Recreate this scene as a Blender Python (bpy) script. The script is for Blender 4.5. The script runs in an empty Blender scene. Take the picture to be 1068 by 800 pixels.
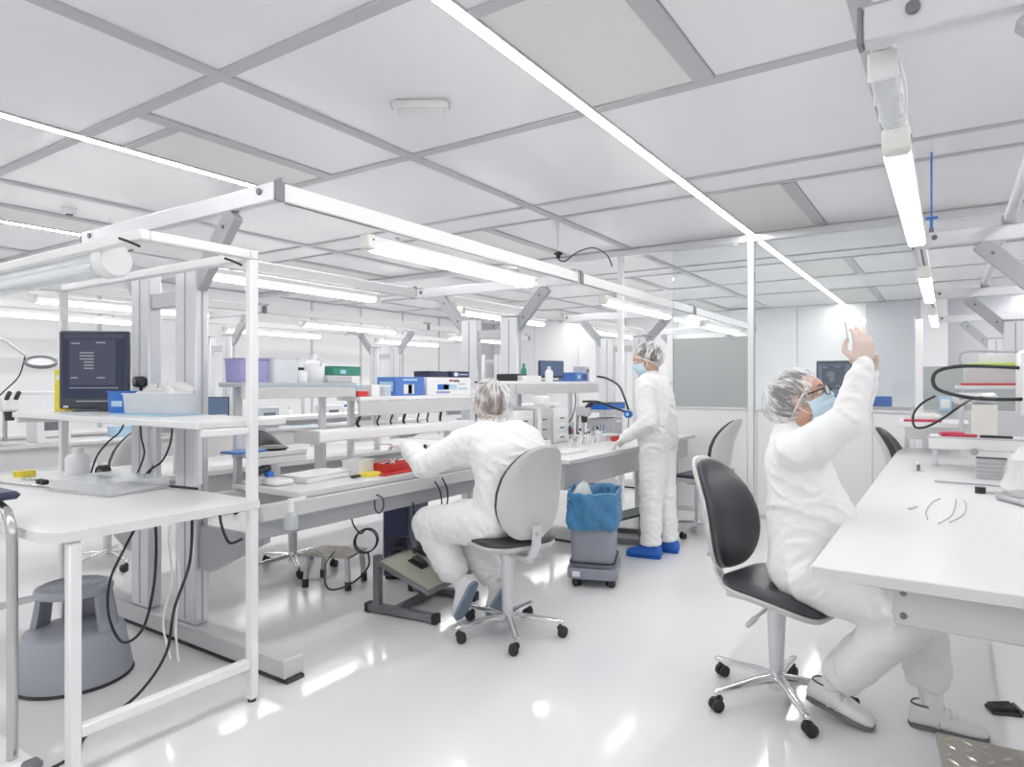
import bpy, bmesh, math, random
from mathutils import Vector, Matrix, Quaternion, noise
import numpy as np
PI = math.pi
R = math.radians
SC = bpy.context.scene
C = SC.collection

# ---------------------------------------------------------------- camera, world, exposure
cam_data = bpy.data.cameras.new('camera')
cam = bpy.data.objects.new('camera', cam_data)
C.objects.link(cam)
cam.location = (0, 0, 1.35)
cam.rotation_euler = (R(90), 0, R(33.5))
cam_data.sensor_width = 36
cam_data.lens = 23.16
cam_data.clip_start = 0.02
SC.camera = cam
world = bpy.data.worlds.new('world')
SC.world = world
world.use_nodes = True
world.node_tree.nodes['Background'].inputs[0].default_value = (0.95, 0.97, 1.0, 1)
world.node_tree.nodes['Background'].inputs[1].default_value = 0.6
SC.view_settings.view_transform = 'Standard'
SC.view_settings.look = 'None'
SC.view_settings.gamma = 1
SC.view_settings.use_curve_mapping = False
SC.view_settings.exposure = -0.47
cy = SC.cycles
cy.max_bounces = 16
cy.diffuse_bounces = 12
cy.glossy_bounces = 6
cy.transmission_bounces = 8
cy.transparent_max_bounces = 24
cy.sample_clamp_indirect = 6
cy.caustics_reflective = False
cy.caustics_refractive = False
STRIP = 62.0     # emission of the ceiling light strips
TUBE = 10.0      # emission of the bench lamps

# ---------------------------------------------------------------- materials
MATS = {}
def mat(name, col, rough=0.5, metal=0.0, spec=0.5, var=0.03, bump=0.0, scale=40, alpha=1.0, trans=0.0, coat=0.0, emit=0.0, ior=1.45, rvar=0.0, sss=0.0):
    m = bpy.data.materials.new(name)
    m.use_nodes = True
    nt = m.node_tree
    b = nt.nodes['Principled BSDF']
    b.inputs['Roughness'].default_value = rough
    b.inputs['Metallic'].default_value = metal
    b.inputs['Specular IOR Level'].default_value = spec
    b.inputs['Alpha'].default_value = alpha
    b.inputs['Transmission Weight'].default_value = trans
    b.inputs['Coat Weight'].default_value = coat
    b.inputs['IOR'].default_value = ior
    if sss:
        b.inputs['Subsurface Weight'].default_value = sss
        b.inputs['Subsurface Scale'].default_value = 0.01
    rgba = (*col, 1)
    b.inputs['Base Color'].default_value = rgba
    if var or bump or rvar:
        tc = nt.nodes.new('ShaderNodeTexCoord')
        n = nt.nodes.new('ShaderNodeTexNoise')
        n.inputs['Scale'].default_value = scale
        n.inputs['Detail'].default_value = 4
        nt.links.new(tc.outputs['Object'], n.inputs['Vector'])
        if var:
            mx = nt.nodes.new('ShaderNodeMix'); mx.data_type = 'RGBA'
            mx.inputs[6].default_value = tuple(max(0, k*(1-var)) for k in col) + (1,)
            mx.inputs[7].default_value = tuple(min(1, k*(1+var)) for k in col) + (1,)
            nt.links.new(n.outputs['Fac'], mx.inputs[0])
            nt.links.new(mx.outputs[2], b.inputs['Base Color'])
        if rvar:
            mr = nt.nodes.new('ShaderNodeMapRange')
            mr.inputs[3].default_value = max(0, rough-rvar); mr.inputs[4].default_value = rough+rvar
            nt.links.new(n.outputs['Fac'], mr.inputs[0]); nt.links.new(mr.outputs[0], b.inputs['Roughness'])
        if bump:
            bp = nt.nodes.new('ShaderNodeBump'); bp.inputs['Strength'].default_value = bump
            bp.inputs['Distance'].default_value = 0.01
            nt.links.new(n.outputs['Fac'], bp.inputs['Height']); nt.links.new(bp.outputs[0], b.inputs['Normal'])
    if emit:
        b.inputs['Emission Color'].default_value = rgba
        b.inputs['Emission Strength'].default_value = emit
    MATS[name] = m
    return m

mat('floor', (0.735, 0.735, 0.735), 0.09, spec=0.42, var=0.02, scale=0.8, rvar=0.02)
mat('wall', (0.87, 0.875, 0.88), 0.45, var=0.01, scale=1)
mat('wall_grey', (0.60, 0.61, 0.64), 0.4, var=0.02, scale=1)
mat('ceiling', (0.90, 0.90, 0.92), 0.22, spec=0.45, var=0.02, scale=0.7, rvar=0.06)
mat('ceiling_bar', (0.50, 0.50, 0.52), 0.5, var=0.03, scale=3)
mat('filter', (0.80, 0.81, 0.79), 0.6, var=0.02, scale=60, bump=0.05)
mat('white', (0.83, 0.83, 0.835), 0.35, var=0.012, scale=6)
mat('laminate', (0.74, 0.74, 0.745), 0.3, spec=0.4, var=0.0)
mat('cream', (0.81, 0.80, 0.76), 0.4, var=0.02, scale=9)
mat('edge', (0.62, 0.62, 0.62), 0.4, var=0.02, scale=9)
mat('alu', (0.62, 0.63, 0.65), 0.38, metal=0.75, var=0.04, scale=14, rvar=0.06)
mat('alu_light', (0.74, 0.75, 0.77), 0.4, metal=0.45, var=0.03, scale=14)
mat('alu_blue', (0.50, 0.55, 0.60), 0.4, metal=0.4, var=0.03, scale=8)
mat('grey_paint', (0.42, 0.43, 0.45), 0.42, var=0.03, scale=7)
mat('grey_light', (0.57, 0.57, 0.58), 0.42, var=0.03, scale=7)
mat('grey_dark', (0.16, 0.165, 0.18), 0.45, var=0.05, scale=9)
mat('cap_grey', (0.22, 0.22, 0.235), 0.45, var=0.04, scale=8)
mat('chrome', (0.80, 0.80, 0.81), 0.13, metal=1.0, var=0.02, scale=5)
mat('steel', (0.58, 0.57, 0.55), 0.22, metal=1.0, var=0.04, scale=8)
mat('black', (0.022, 0.022, 0.026), 0.42, var=0.1, scale=20)
mat('rubber', (0.03, 0.03, 0.034), 0.6, var=0.1, scale=30)
mat('leather', (0.046, 0.043, 0.052), 0.36, spec=0.5, var=0.08, scale=90, bump=0.06)
mat('chair_shell', (0.58, 0.575, 0.565), 0.45, var=0.02, scale=25, bump=0.03)
mat('stool', (0.36, 0.375, 0.42), 0.5, var=0.04, scale=60, bump=0.05)
mat('bin', (0.27, 0.29, 0.34), 0.45, var=0.04, scale=18)
mat('bag_blue', (0.045, 0.19, 0.36), 0.25, spec=0.6, var=0.25, scale=22, bump=0.6)
mat('blue', (0.02, 0.14, 0.50), 0.4, var=0.06, scale=12)
mat('blue_shoe', (0.02, 0.12, 0.48), 0.45, var=0.1, scale=25, bump=0.3)
mat('blue_light', (0.42, 0.60, 0.74), 0.5, var=0.05, scale=25)
mat('blue_print', (0.08, 0.18, 0.50), 0.4, var=0.25, scale=22)
mat('navy', (0.03, 0.035, 0.08), 0.4, var=0.1, scale=14)
mat('navy_case', (0.10, 0.11, 0.16), 0.45, var=0.1, scale=14)
mat('purple', (0.32, 0.31, 0.55), 0.4, var=0.1, scale=24)
mat('red', (0.56, 0.04, 0.035), 0.38, var=0.08, scale=14)
mat('crimson', (0.50, 0.05, 0.10), 0.4, var=0.08, scale=14)
mat('yellow', (0.72, 0.60, 0.05), 0.4, var=0.05, scale=12)
mat('lime', (0.50, 0.70, 0.12), 0.4, var=0.05, scale=12)
mat('green', (0.05, 0.25, 0.19), 0.4, var=0.12, scale=18)
mat('olive', (0.40, 0.42, 0.33), 0.55, var=0.05, scale=30)
mat('paper', (0.80, 0.80, 0.80), 0.7, var=0.04, scale=30, bump=0.1)
mat('translucent', (0.80, 0.83, 0.86), 0.35, alpha=0.55, var=0.04, scale=20)
mat('plastic_bag', (0.84, 0.84, 0.83), 0.25, alpha=0.72, var=0.06, scale=26, bump=0.5)
mat('bottle', (0.83, 0.84, 0.85), 0.35, var=0.02, scale=15)
mat('clear', (0.92, 0.95, 0.96), 0.06, alpha=0.35, var=0.0)
mat('skin', (0.58, 0.36, 0.27), 0.5, var=0.08, scale=40, bump=0.04, sss=0.15)
mat('lips', (0.48, 0.22, 0.19), 0.45, var=0.05)
mat('glove', (0.66, 0.53, 0.47), 0.45, var=0.05, scale=60, bump=0.12)
mat('glove_white', (0.76, 0.72, 0.69), 0.5, var=0.04, scale=60, bump=0.12)
mat('eye', (0.80, 0.79, 0.77), 0.2, var=0.0)
mat('iris', (0.07, 0.045, 0.03), 0.2, var=0.0)
mat('hair_dark', (0.05, 0.038, 0.032), 0.5, var=0.4, scale=60, bump=0.4)
mat('hair_grey', (0.13, 0.12, 0.12), 0.5, var=0.5, scale=60, bump=0.4)
mat('hair_brown', (0.15, 0.10, 0.075), 0.5, var=0.4, scale=60, bump=0.4)
mat('mask', (0.58, 0.74, 0.83), 0.65, var=0.04, scale=80, bump=0.06)
mat('sock', (0.80, 0.80, 0.80), 0.8, var=0.03, scale=90, bump=0.15)
mat('shoe', (0.76, 0.75, 0.74), 0.45, var=0.04, scale=30, bump=0.08)
mat('sole_blue', (0.22, 0.28, 0.38), 0.5, var=0.08, scale=30)
mat('screen_body', (0.055, 0.06, 0.085), 0.35, var=0.04, scale=12)
mat('lamp_off', (0.80, 0.80, 0.80), 0.3, var=0.01)
mat('glass_round', (0.75, 0.80, 0.80), 0.08, alpha=0.4, var=0.0)

def coverall_material():
    m = mat('coverall', (0.86, 0.86, 0.855), 0.62, spec=0.3, var=0.0)
    nt = m.node_tree; b = nt.nodes['Principled BSDF']
    tc = nt.nodes.new('ShaderNodeTexCoord')
    n1 = nt.nodes.new('ShaderNodeTexNoise'); n1.inputs['Scale'].default_value = 11; n1.inputs['Detail'].default_value = 5
    n1.inputs['Distortion'].default_value = 1.2
    n2 = nt.nodes.new('ShaderNodeTexNoise'); n2.inputs['Scale'].default_value = 420
    ad = nt.nodes.new('ShaderNodeMath'); ad.operation = 'MULTIPLY_ADD'; ad.inputs[1].default_value = 0.06
    nt.links.new(tc.outputs['Object'], n1.inputs['Vector']); nt.links.new(tc.outputs['Object'], n2.inputs['Vector'])
    nt.links.new(n2.outputs['Fac'], ad.inputs[0]); nt.links.new(n1.outputs['Fac'], ad.inputs[2])
    bp = nt.nodes.new('ShaderNodeBump'); bp.inputs['Strength'].default_value = 0.30; bp.inputs['Distance'].default_value = 0.02
    nt.links.new(ad.outputs[0], bp.inputs['Height']); nt.links.new(bp.outputs[0], b.inputs['Normal'])
coverall_material()

def net_material():
    # thin bouffant net: gathered gauze with white streaks running from crown to rim; the hair shows through
    m = bpy.data.materials.new('hair_net'); m.use_nodes = True
    nt = m.node_tree; b = nt.nodes['Principled BSDF']
    b.inputs['Base Color'].default_value = (0.88, 0.88, 0.88, 1); b.inputs['Roughness'].default_value = 0.5
    tc = nt.nodes.new('ShaderNodeUVMap'); tc.uv_map = 'UVMap'
    mp = nt.nodes.new('ShaderNodeMapping'); mp.inputs['Scale'].default_value = (17, 3.6, 1)
    n = nt.nodes.new('ShaderNodeTexNoise'); n.inputs['Scale'].default_value = 1.0; n.inputs['Detail'].default_value = 5
    n.inputs['Distortion'].default_value = 1.1
    n2 = nt.nodes.new('ShaderNodeTexNoise'); n2.inputs['Scale'].default_value = 5.0; n2.inputs['Detail'].default_value = 3
    ad = nt.nodes.new('ShaderNodeMath'); ad.operation = 'MULTIPLY_ADD'; ad.inputs[1].default_value = 0.55
    rp = nt.nodes.new('ShaderNodeMapRange'); rp.inputs[1].default_value = 0.68; rp.inputs[2].default_value = 0.98
    rp.inputs[3].default_value = 0.14; rp.inputs[4].default_value = 0.78
    nt.links.new(tc.outputs[0], mp.inputs['Vector']); nt.links.new(mp.outputs[0], n.inputs['Vector'])
    nt.links.new(tc.outputs[0], n2.inputs['Vector'])
    nt.links.new(n2.outputs['Fac'], ad.inputs[0]); nt.links.new(n.outputs['Fac'], ad.inputs[2])
    nt.links.new(ad.outputs[0], rp.inputs[0]); nt.links.new(rp.outputs[0], b.inputs['Alpha'])
    bp = nt.nodes.new('ShaderNodeBump'); bp.inputs['Strength'].default_value = 0.5; bp.inputs['Distance'].default_value = 0.008
    nt.links.new(n.outputs['Fac'], bp.inputs['Height']); nt.links.new(bp.outputs[0], b.inputs['Normal'])
    MATS['hair_net'] = m
net_material()

def emitter(name, col, s):
    m = bpy.data.materials.new(name); m.use_nodes = True
    nt = m.node_tree; nt.nodes.clear()
    e = nt.nodes.new('ShaderNodeEmission'); o = nt.nodes.new('ShaderNodeOutputMaterial')
    e.inputs[0].default_value = (*col, 1); e.inputs[1].default_value = s
    nt.links.new(e.outputs[0], o.inputs[0]); MATS[name] = m
emitter('strip_light', (1.0, 0.99, 0.98), STRIP)
emitter('tube_light', (1.0, 0.995, 0.98), TUBE)
emitter('tube_dim', (0.93, 0.98, 1.0), 1.25)
emitter('screen_dim', (0.085, 0.10, 0.16), 0.85)
emitter('screen_panel', (0.13, 0.145, 0.20), 0.9)
emitter('screen_line', (0.50, 0.54, 0.62), 0.8)
emitter('screen_blue', (0.20, 0.27, 0.42), 0.9)

def pane_material(name, tint, opacity, rough=0.02):
    m = bpy.data.materials.new(name); m.use_nodes = True
    nt = m.node_tree; nt.nodes.clear()
    o = nt.nodes.new('ShaderNodeOutputMaterial')
    t = nt.nodes.new('ShaderNodeBsdfTransparent'); t.inputs[0].default_value = (0.96, 0.98, 0.98, 1)
    d = nt.nodes.new('ShaderNodeBsdfDiffuse'); d.inputs[0].default_value = (*tint, 1)
    g = nt.nodes.new('ShaderNodeBsdfGlossy'); g.inputs[1].default_value = rough
    m1 = nt.nodes.new('ShaderNodeMixShader'); m1.inputs[0].default_value = opacity
    m2 = nt.nodes.new('ShaderNodeMixShader')
    fr = nt.nodes.new('ShaderNodeFresnel'); fr.inputs[0].default_value = 1.5
    nt.links.new(t.outputs[0], m1.inputs[1]); nt.links.new(d.outputs[0], m1.inputs[2])
    nt.links.new(fr.outputs[0], m2.inputs[0]); nt.links.new(m1.outputs[0], m2.inputs[1]); nt.links.new(g.outputs[0], m2.inputs[2])
    nt.links.new(m2.outputs[0], o.inputs[0]); MATS[name] = m
pane_material('pane', (0.85, 0.87, 0.87), 0.02)
pane_material('pane_tinted', (0.50, 0.53, 0.53), 0.72, 0.05)

def tread_material():
    m = mat('tread', (0.56, 0.52, 0.46), 0.3, metal=0.8, var=0.10, scale=60)
    return m
tread_material()

# ---------------------------------------------------------------- geometry collector
class G:
    def __init__(s, M=None):
        s.v = []; s.f = []; s.M = M or Matrix.Identity(4)
    def add(s, vs, fs):
        n = len(s.v)
        s.v += [tuple(s.M @ Vector(p)) for p in vs]
        s.f += [tuple(i + n for i in f) for f in fs]
        return s
    def box(s, c, size, bev=0.0, rot=None):
        hx, hy, hz = (k/2 for k in size)
        T = Matrix.Translation(c) @ (rot.to_4x4() if rot is not None else Matrix.Identity(4))
        b = min(bev, hx*.95, hy*.95, hz*.95)
        if b <= 0:
            vs = [T @ Vector((x*hx, y*hy, z*hz)) for x in (-1, 1) for y in (-1, 1) for z in (-1, 1)]
            fs = [(0,1,3,2),(4,6,7,5),(0,4,5,1),(2,3,7,6),(0,2,6,4),(1,5,7,3)]
            return s.add(vs, fs)
        vs = []; idx = {}
        for x in (-1, 1):
            for y in (-1, 1):
                for z in (-1, 1):
                    for ax in range(3):
                        q = [x*(hx-b), y*(hy-b), z*(hz-b)]
                        q[ax] = (x*hx, y*hy, z*hz)[ax]
                        idx[(x, y, z, ax)] = len(vs); vs.append(T @ Vector(q))
        fs = []
        def K(a, sa, o1, s1, o2, s2, ax):
            t = [0, 0, 0]; t[a] = sa; t[o1] = s1; t[o2] = s2
            return idx[(*t, ax)]
        for a in range(3):
            o1, o2 = (a+1) % 3, (a+2) % 3
            for sa in (-1, 1):
                q = [K(a, sa, o1, i, o2, j, a) for i, j in ((-1,-1),(1,-1),(1,1),(-1,1))]
                fs.append(tuple(q if sa > 0 else q[::-1]))
            for s1 in (-1, 1):
                for s2 in (-1, 1):
                    q = [K(a, -1, o1, s1, o2, s2, o1), K(a, 1, o1, s1, o2, s2, o1), K(a, 1, o1, s1, o2, s2, o2), K(a, -1, o1, s1, o2, s2, o2)]
                    fs.append(tuple(q if s1*s2 < 0 else q[::-1]))
        for x in (-1, 1):
            for y in (-1, 1):
                for z in (-1, 1):
                    q = [idx[(x, y, z, k)] for k in range(3)]
                    fs.append(tuple(q if x*y*z > 0 else q[::-1]))
        return s.add(vs, fs)
    def b2(s, p, q, bev=0.0):     # box from corner to corner
        return s.box([(a+b)/2 for a, b in zip(p, q)], [abs(a-b) for a, b in zip(p, q)], bev)
    def bar(s, p0, p1, w, t, bev=0.0, up=(0, 0, 1)):   # box beam from p0 to p1; w across, t along up
        p0 = Vector(p0); p1 = Vector(p1); d = p1-p0; L = d.length; y = d.normalized()
        x = y.cross(Vector(up)); x = x.normalized() if x.length > 1e-5 else Vector((1, 0, 0)); z = x.cross(y)
        return s.box((p0+p1)/2, (w, L, t), bev, Matrix((x, y, z)).transposed())
    def rings(s, rs, cap=(True, True), closed=False):
        n = len(rs[0]); vs = [p for r in rs for p in r]; fs = []
        m = len(rs)
        for i in range(m if closed else m-1):
            for j in range(n):
                a, b = i*n+j, i*n+(j+1) % n; k = ((i+1) % m)*n
                fs.append((a, b, k+(j+1) % n, k+j))
        if not closed:
            if cap[0]: fs.append(tuple(range(n-1, -1, -1)))
            if cap[1]: fs.append(tuple((m-1)*n+j for j in range(n)))
        return s.add(vs, fs)
    def cyl(s, p0, p1, r0, r1=None, n=14, caps=True):
        r1 = r0 if r1 is None else r1
        p0 = Vector(p0); p1 = Vector(p1); y = (p1-p0).normalized(); x, z = frame(y)
        return s.rings([[p + (x*math.cos(2*PI*k/n) + z*math.sin(2*PI*k/n))*r for k in range(n)] for p, r in ((p0, r0), (p1, r1))], (caps, caps))
    def lathe(s, prof, o=(0, 0, 0), axis=(0, 0, 1), n=24):
        y = Vector(axis).normalized(); x, z = frame(y); o = Vector(o)
        return s.rings([[o + y*h + (x*math.cos(2*PI*k/n) + z*math.sin(2*PI*k/n))*max(r, 1e-4) for k in range(n)] for r, h in prof])
    def tube(s, pts, r, n=8, smooth=0, closed=False):
        P = [Vector(p) for p in pts]
        if smooth: P = spline(P, smooth, closed)
        m = len(P)
        T = []
        for i in range(m):
            a = P[(i-1) % m] if closed else P[max(i-1, 0)]
            b = P[(i+1) % m] if closed else P[min(i+1, m-1)]
            T.append((b-a).normalized() if (b-a).length > 1e-9 else Vector((0, 0, 1)))
        x, z = frame(T[0]); rs = []
        for i in range(m):
            if i:
                q = T[i-1].rotation_difference(T[i]); x = q @ x; z = q @ z
            rr = r[i] if isinstance(r, (list, tuple)) else r
            rs.append([P[i] + (x*math.cos(2*PI*k/n) + z*math.sin(2*PI*k/n))*rr for k in range(n)])
        return s.rings(rs, closed=closed)
    def ell(s, c, rad, rot=None, nu=16, nv=10):
        c = Vector(c); rot = rot or Matrix.Identity(3); rs = []
        for i in range(1, nv):
            t = PI*i/nv
            rs.append([c + rot @ Vector((rad[0]*math.sin(t)*math.cos(2*PI*k/nu), rad[1]*math.sin(t)*math.sin(2*PI*k/nu), -rad[2]*math.cos(t))) for k in range(nu)])
        n = len(rs)*nu
        vs = [p for r in rs for p in r] + [c + rot @ Vector((0, 0, -rad[2])), c + rot @ Vector((0, 0, rad[2]))]
        fs = []
        for i in range(len(rs)-1):
            for j in range(nu):
                a, b = i*nu+j, i*nu+(j+1) % nu
                fs.append((a, b, b+nu, a+nu))
        for j in range(nu):
            fs.append((n, (j+1) % nu, j)); q = (len(rs)-1)*nu
            fs.append((n+1, q+j, q+(j+1) % nu))
        return s.add(vs, fs)
    def cap(s, p0, r0, p1, r1, n=16):     # tapered capsule
        p0 = Vector(p0); p1 = Vector(p1); y = (p1-p0); L = y.length
        y = y.normalized() if L > 1e-6 else Vector((0, 0, 1)); x, z = frame(y); rs = []
        seq = [(-math.cos(t)*r0, math.sin(t)*r0) for t in (0.05, PI*.17, PI*.33, PI*.5)] + [(L + math.sin(t)*r1, math.cos(t)*r1) for t in (0, PI*.17, PI*.33, PI*.49)]
        for h, r in seq:
            rs.append([p0 + y*h + (x*math.cos(2*PI*k/n) + z*math.sin(2*PI*k/n))*r for k in range(n)])
        return s.rings(rs)
    def loft(s, secs, n=20, p=2.0):        # secs: (centre, a-vector, b-vector): (super)ellipses
        rs = []
        for c, a, b in secs:
            c = Vector(c); a = Vector(a); b = Vector(b); r = []
            for k in range(n):
                t = 2*PI*k/n; ct, st = math.cos(t), math.sin(t)
                r.append(c + a*math.copysign(abs(ct)**(2/p), ct) + b*math.copysign(abs(st)**(2/p), st))
            rs.append(r)
        return s.rings(rs)
    def prism(s, out, o, ux, uy, uz, th):   # outline in (ux, uy), extruded th along uz
        o = Vector(o); ux = Vector(ux); uy = Vector(uy); uz = Vector(uz)
        return s.rings([[o + ux*a + uy*b + uz*t for a, b in out] for t in (0, th)])
    def pad(s, out, layers, fn=None):
        # cushion: outline (x, y) scaled by k at height t; layers = [(k, t), ...]; fn bends the finished points
        vs = []; n = len(out); rs = []
        for k, t in layers:
            r = [Vector((x*k, y*k, t)) for x, y in out]
            rs.append([fn(p) for p in r] if fn else r)
        return s.rings(rs)

def frame(y):
    a = Vector((0, 0, 1)) if abs(y.z) < 0.9 else Vector((1, 0, 0))
    x = y.cross(a).normalized(); return x, x.cross(y).normalized()
def spline(P, k, closed=False):
    out = []; n = len(P)
    for i in range(n if closed else n-1):
        if closed: a, b, c, d = P[(i-1) % n], P[i], P[(i+1) % n], P[(i+2) % n]
        else: a, b, c, d = P[max(i-1, 0)], P[i], P[i+1], P[min(i+2, n-1)]
        for j in range(k):
            t = j/k
            out.append(0.5*((2*b) + (c-a)*t + (2*a-5*b+4*c-d)*t*t + (3*b-a-3*c+d)*t**3))
    if not closed: out.append(P[-1])
    return out
def rrect(w, h, r, n=5):
    o = []
    for sx, sy, a0 in ((1, 1, 0), (-1, 1, 90), (-1, -1, 180), (1, -1, 270)):
        for i in range(n+1):
            a = R(a0 + 90*i/n); o.append((sx*(w/2-r) + r*math.cos(a), sy*(h/2-r) + r*math.sin(a)))
    return o

def ob(name, g, m, parent=None, sharp=38, loc=None, rz=None):
    me = bpy.data.meshes.new(name)
    me.from_pydata(g.v if isinstance(g, G) else g[0], [], g.f if isinstance(g, G) else g[1])
    bm = bmesh.new(); bm.from_mesh(me); bmesh.ops.recalc_face_normals(bm, faces=bm.faces); bm.to_mesh(me); bm.free()
    me.materials.append(MATS[m])
    me.polygons.foreach_set('use_smooth', [True]*len(me.polygons))
    me.set_sharp_from_angle(angle=R(sharp))
    o = bpy.data.objects.new(name, me); C.objects.link(o)
    if parent is not None: o.parent = parent
    if loc is not None: o.location = loc
    if rz is not None: o.rotation_euler = (0, 0, rz)
    return o
def thing(name, label, cat, loc=(0, 0, 0), rz=0.0, group=None):
    o = bpy.data.objects.new(name, None); C.objects.link(o)
    o.empty_display_size = 0.05
    o.location = loc; o.rotation_euler = (0, 0, rz)
    return tag(o, label, cat, group)
def tag(o, label, cat, group=None):
    o['label'] = label; o['category'] = cat
    if group: o['group'] = group
    return o
def struct(o, label=None):
    o['kind'] = 'structure'
    if label: o['label'] = label
    return o
def single(name, g, m, label, cat, loc=(0, 0, 0), rz=0.0, group=None, sharp=38):
    return tag(ob(name, g, m, None, sharp, loc, rz), label, cat, group)
KIDS = {}
def dup(root, loc, rz=None, label=None, group=None):
    kids = KIDS.get(root.name)
    if kids is None:
        kids = KIDS[root.name] = [(k, list(k.children)) for k in root.children]
    r = root.copy(); C.objects.link(r); r.location = loc
    if rz is not None: r.rotation_euler = (0, 0, rz)
    if label: r['label'] = label
    if group: r['group'] = group
    for k, subs in kids:
        c = k.copy(); C.objects.link(c); c.parent = r
        for q in subs:
            d = q.copy(); C.objects.link(d); d.parent = c
    return r
# ---------------------------------------------------------------- the room
ZC = 2.86
X0, X1, Y0, Y1 = -9.8, 3.7, -4.2, 13.9
PY = 6.88                       # line of the glass partition
struct(ob('floor', G().box(((X0+X1)/2, (Y0+Y1)/2, -0.05), (X1-X0+.2, Y1-Y0+.2, 0.1)), 'floor'), 'glossy white epoxy floor mirroring the benches')
struct(ob('wall_back', G().b2((X0, Y1-.1, 0), (X1, Y1, ZC)), 'wall'))
struct(ob('wall_front', G().b2((X0, Y0, 0), (X1, Y0+.1, ZC)), 'wall'))
struct(ob('wall_right', G().b2((X1-.1, Y0+.1, 0), (X1, Y1-.1, ZC)), 'wall'))
wl = struct(ob('wall_left', G().b2((X0, Y0+.1, 0), (X0+.1, Y1-.1, ZC)), 'wall_grey'))
y = Y0+.2
while y < Y1-1.2:               # tall wall panels with dark joints
    ob('wall_panel', G().b2((X0+.1, y+.03, .1), (X0+.13, y+1.17, ZC-.02), .004), 'wall', wl)
    ob('wall_joint', G().b2((X0+.1, y+1.17, .1), (X0+.12, y+1.23, ZC-.02)), 'grey_light', wl)
    y += 1.2
wb = bpy.data.objects['wall_back']
x = X0+.15
while x < X1-1.2:
    ob('wall_panel', G().b2((x+.01, Y1-.13, .1), (x+1.19, Y1-.1, ZC-.02), .004), 'wall_grey' if x > -1.5 else 'wall', wb)
    x += 1.2
for x in (-6.9, -3.5, -.2):     # flat pilasters on the back wall
    ob('pilaster', G().b2((x-.2, Y1-.32, 0), (x+.2, Y1-.131, ZC-.02), .01), 'wall', wb)

ceil = struct(ob('ceiling', G().b2((X0, Y0, ZC+.03), (X1, Y1, ZC+.12)), 'wall_grey'), 'suspended ceiling of glossy pale panels in grey bars')
XS = [X0, -8.75, -7.3, -5.85, -4.41, -2.97, -1.655, -.29, 1.08, 2.4, X1]
YS = [Y0, -2.4, -1.0, .5, 1.9, 3.28, 4.77, 5.22, PY, 8.3, 8.75, 10.2, 11.65, Y1]
STRIPX = [-7.3, -4.41, -1.655, 1.08]
FCELL = [(-1.0, .5), (1.9, 3.28), (5.22, PY), (8.75, 10.2), (11.65, Y1)]
pcache = {}
def panel(xa, xb, ya, yb, m='ceiling', name='ceiling_panel'):
    w, h = round(xb-xa, 3), round(yb-ya, 3); k = (w, h, m)
    if k not in pcache:
        o = ob(name, G().box((0, 0, .012), (w-.004, h-.004, .024), .004), m, ceil); pcache[k] = o
    else:
        o = pcache[k].copy(); C.objects.link(o)
    o.location = ((xa+xb)/2, (ya+yb)/2, ZC+random.uniform(0, .0015))
def bar(xa, xb, ya, yb, dz=0.0):
    ob('ceiling_bar', G().b2((xa, ya, ZC-.012+dz), (xb, yb, ZC+.03), .003), 'ceiling_bar', ceil)
random.seed(3)
BW = .036
for i in range(len(XS)-1):
    for j in range(len(YS)-1):
        a, b, c, d = XS[i], XS[i+1], YS[j], YS[j+1]
        if a in STRIPX and (c, d) in FCELL:
            c2 = c + (.27 if d-c < 1.5 and c == 1.9 else 0)
            if c2 > c:
                panel(a, a+.62, c, c2-.03); bar(a+.03, a+.62, c2-.05, c2+.01)
            panel(a, a+.62, c2, d, 'filter', 'filter_panel')
            bar(a+.60, a+.70, c+BW, d-BW)
            panel(a+.70, b, c, d)
        else:
            panel(a, b, c, d)
for x in XS[1:-1]:
    if x in STRIPX:
        bar(x-.040, x-.027, Y0+.1, Y1-.13); bar(x+.027, x+.037, Y0+.1, Y1-.13)
    else:
        bar(x-.043, x+.043, Y0+.1, Y1-.13)
for y in YS[1:-1]:
    w = BW if y not in (4.77, 5.22, 8.3, 8.75) else .024
    e = [X0+.13] + [q for x in STRIPX for q in (x-.040, x+.040)] + [X1-.1]
    for k in range(0, len(e), 2):
        bar(e[k], e[k+1], y-w, y+w, .0012)
WHERE = {-7.3: 'over the far left aisle', -4.41: 'over the left aisle', -1.655: 'running to the clear partition post above the centre aisle', 1.08: 'over the bench on the right'}
for x in STRIPX:
    t = thing('ceiling_light_strip', 'slim bright white light strip set in the ceiling '+WHERE[x], 'light', (x, 0, ZC))
    ob('light_diffuser', G().b2((-.026, Y0+.15, -.0135), (.026, Y1-.2, .0)), 'strip_light', t)
    ob('strip_channel', G().b2((-.026, Y0+.15, .0005), (.026, Y1-.2, .028)), 'white', t)

# partition of glass over low white panels
tr = struct(ob('trim_1', G().b2((X0+.13, PY-.04, ZC-.085), (X1-.1, PY+.04, ZC-.013), .006), 'alu_light'), 'grey header beam across the ceiling above the partition')
pw = struct(ob('wall_partition', G().b2((-2.485, PY-.03, 0), (-.18, PY+.03, .04)), 'grey_light'), 'low white panels and tinted panes of the partition')
for xa, xb in ((-2.485, -1.69), (-1.62, -.25)):
    ob('partition_panel', G().b2((xa, PY-.025, .04), (xb, PY+.025, 1.08), .006), 'white', pw)
    ob('sill_rail', G().b2((xa, PY-.032, 1.08), (xb, PY+.032, 1.105), .004), 'alu_light', pw)
for i in range(4):
    ob('panel_joint', G().b2((-1.62+.34*i+.02, PY-.029, .06), (-1.62+.34*i+.028, PY-.0252, 1.07)), 'grey_light', pw)
for x in (-3.08, -1.655):
    ob('partition_post', G().b2((x-.03, PY-.035, 0), (x+.03, PY+.035, ZC-.085), .006), 'white', pw)
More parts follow.
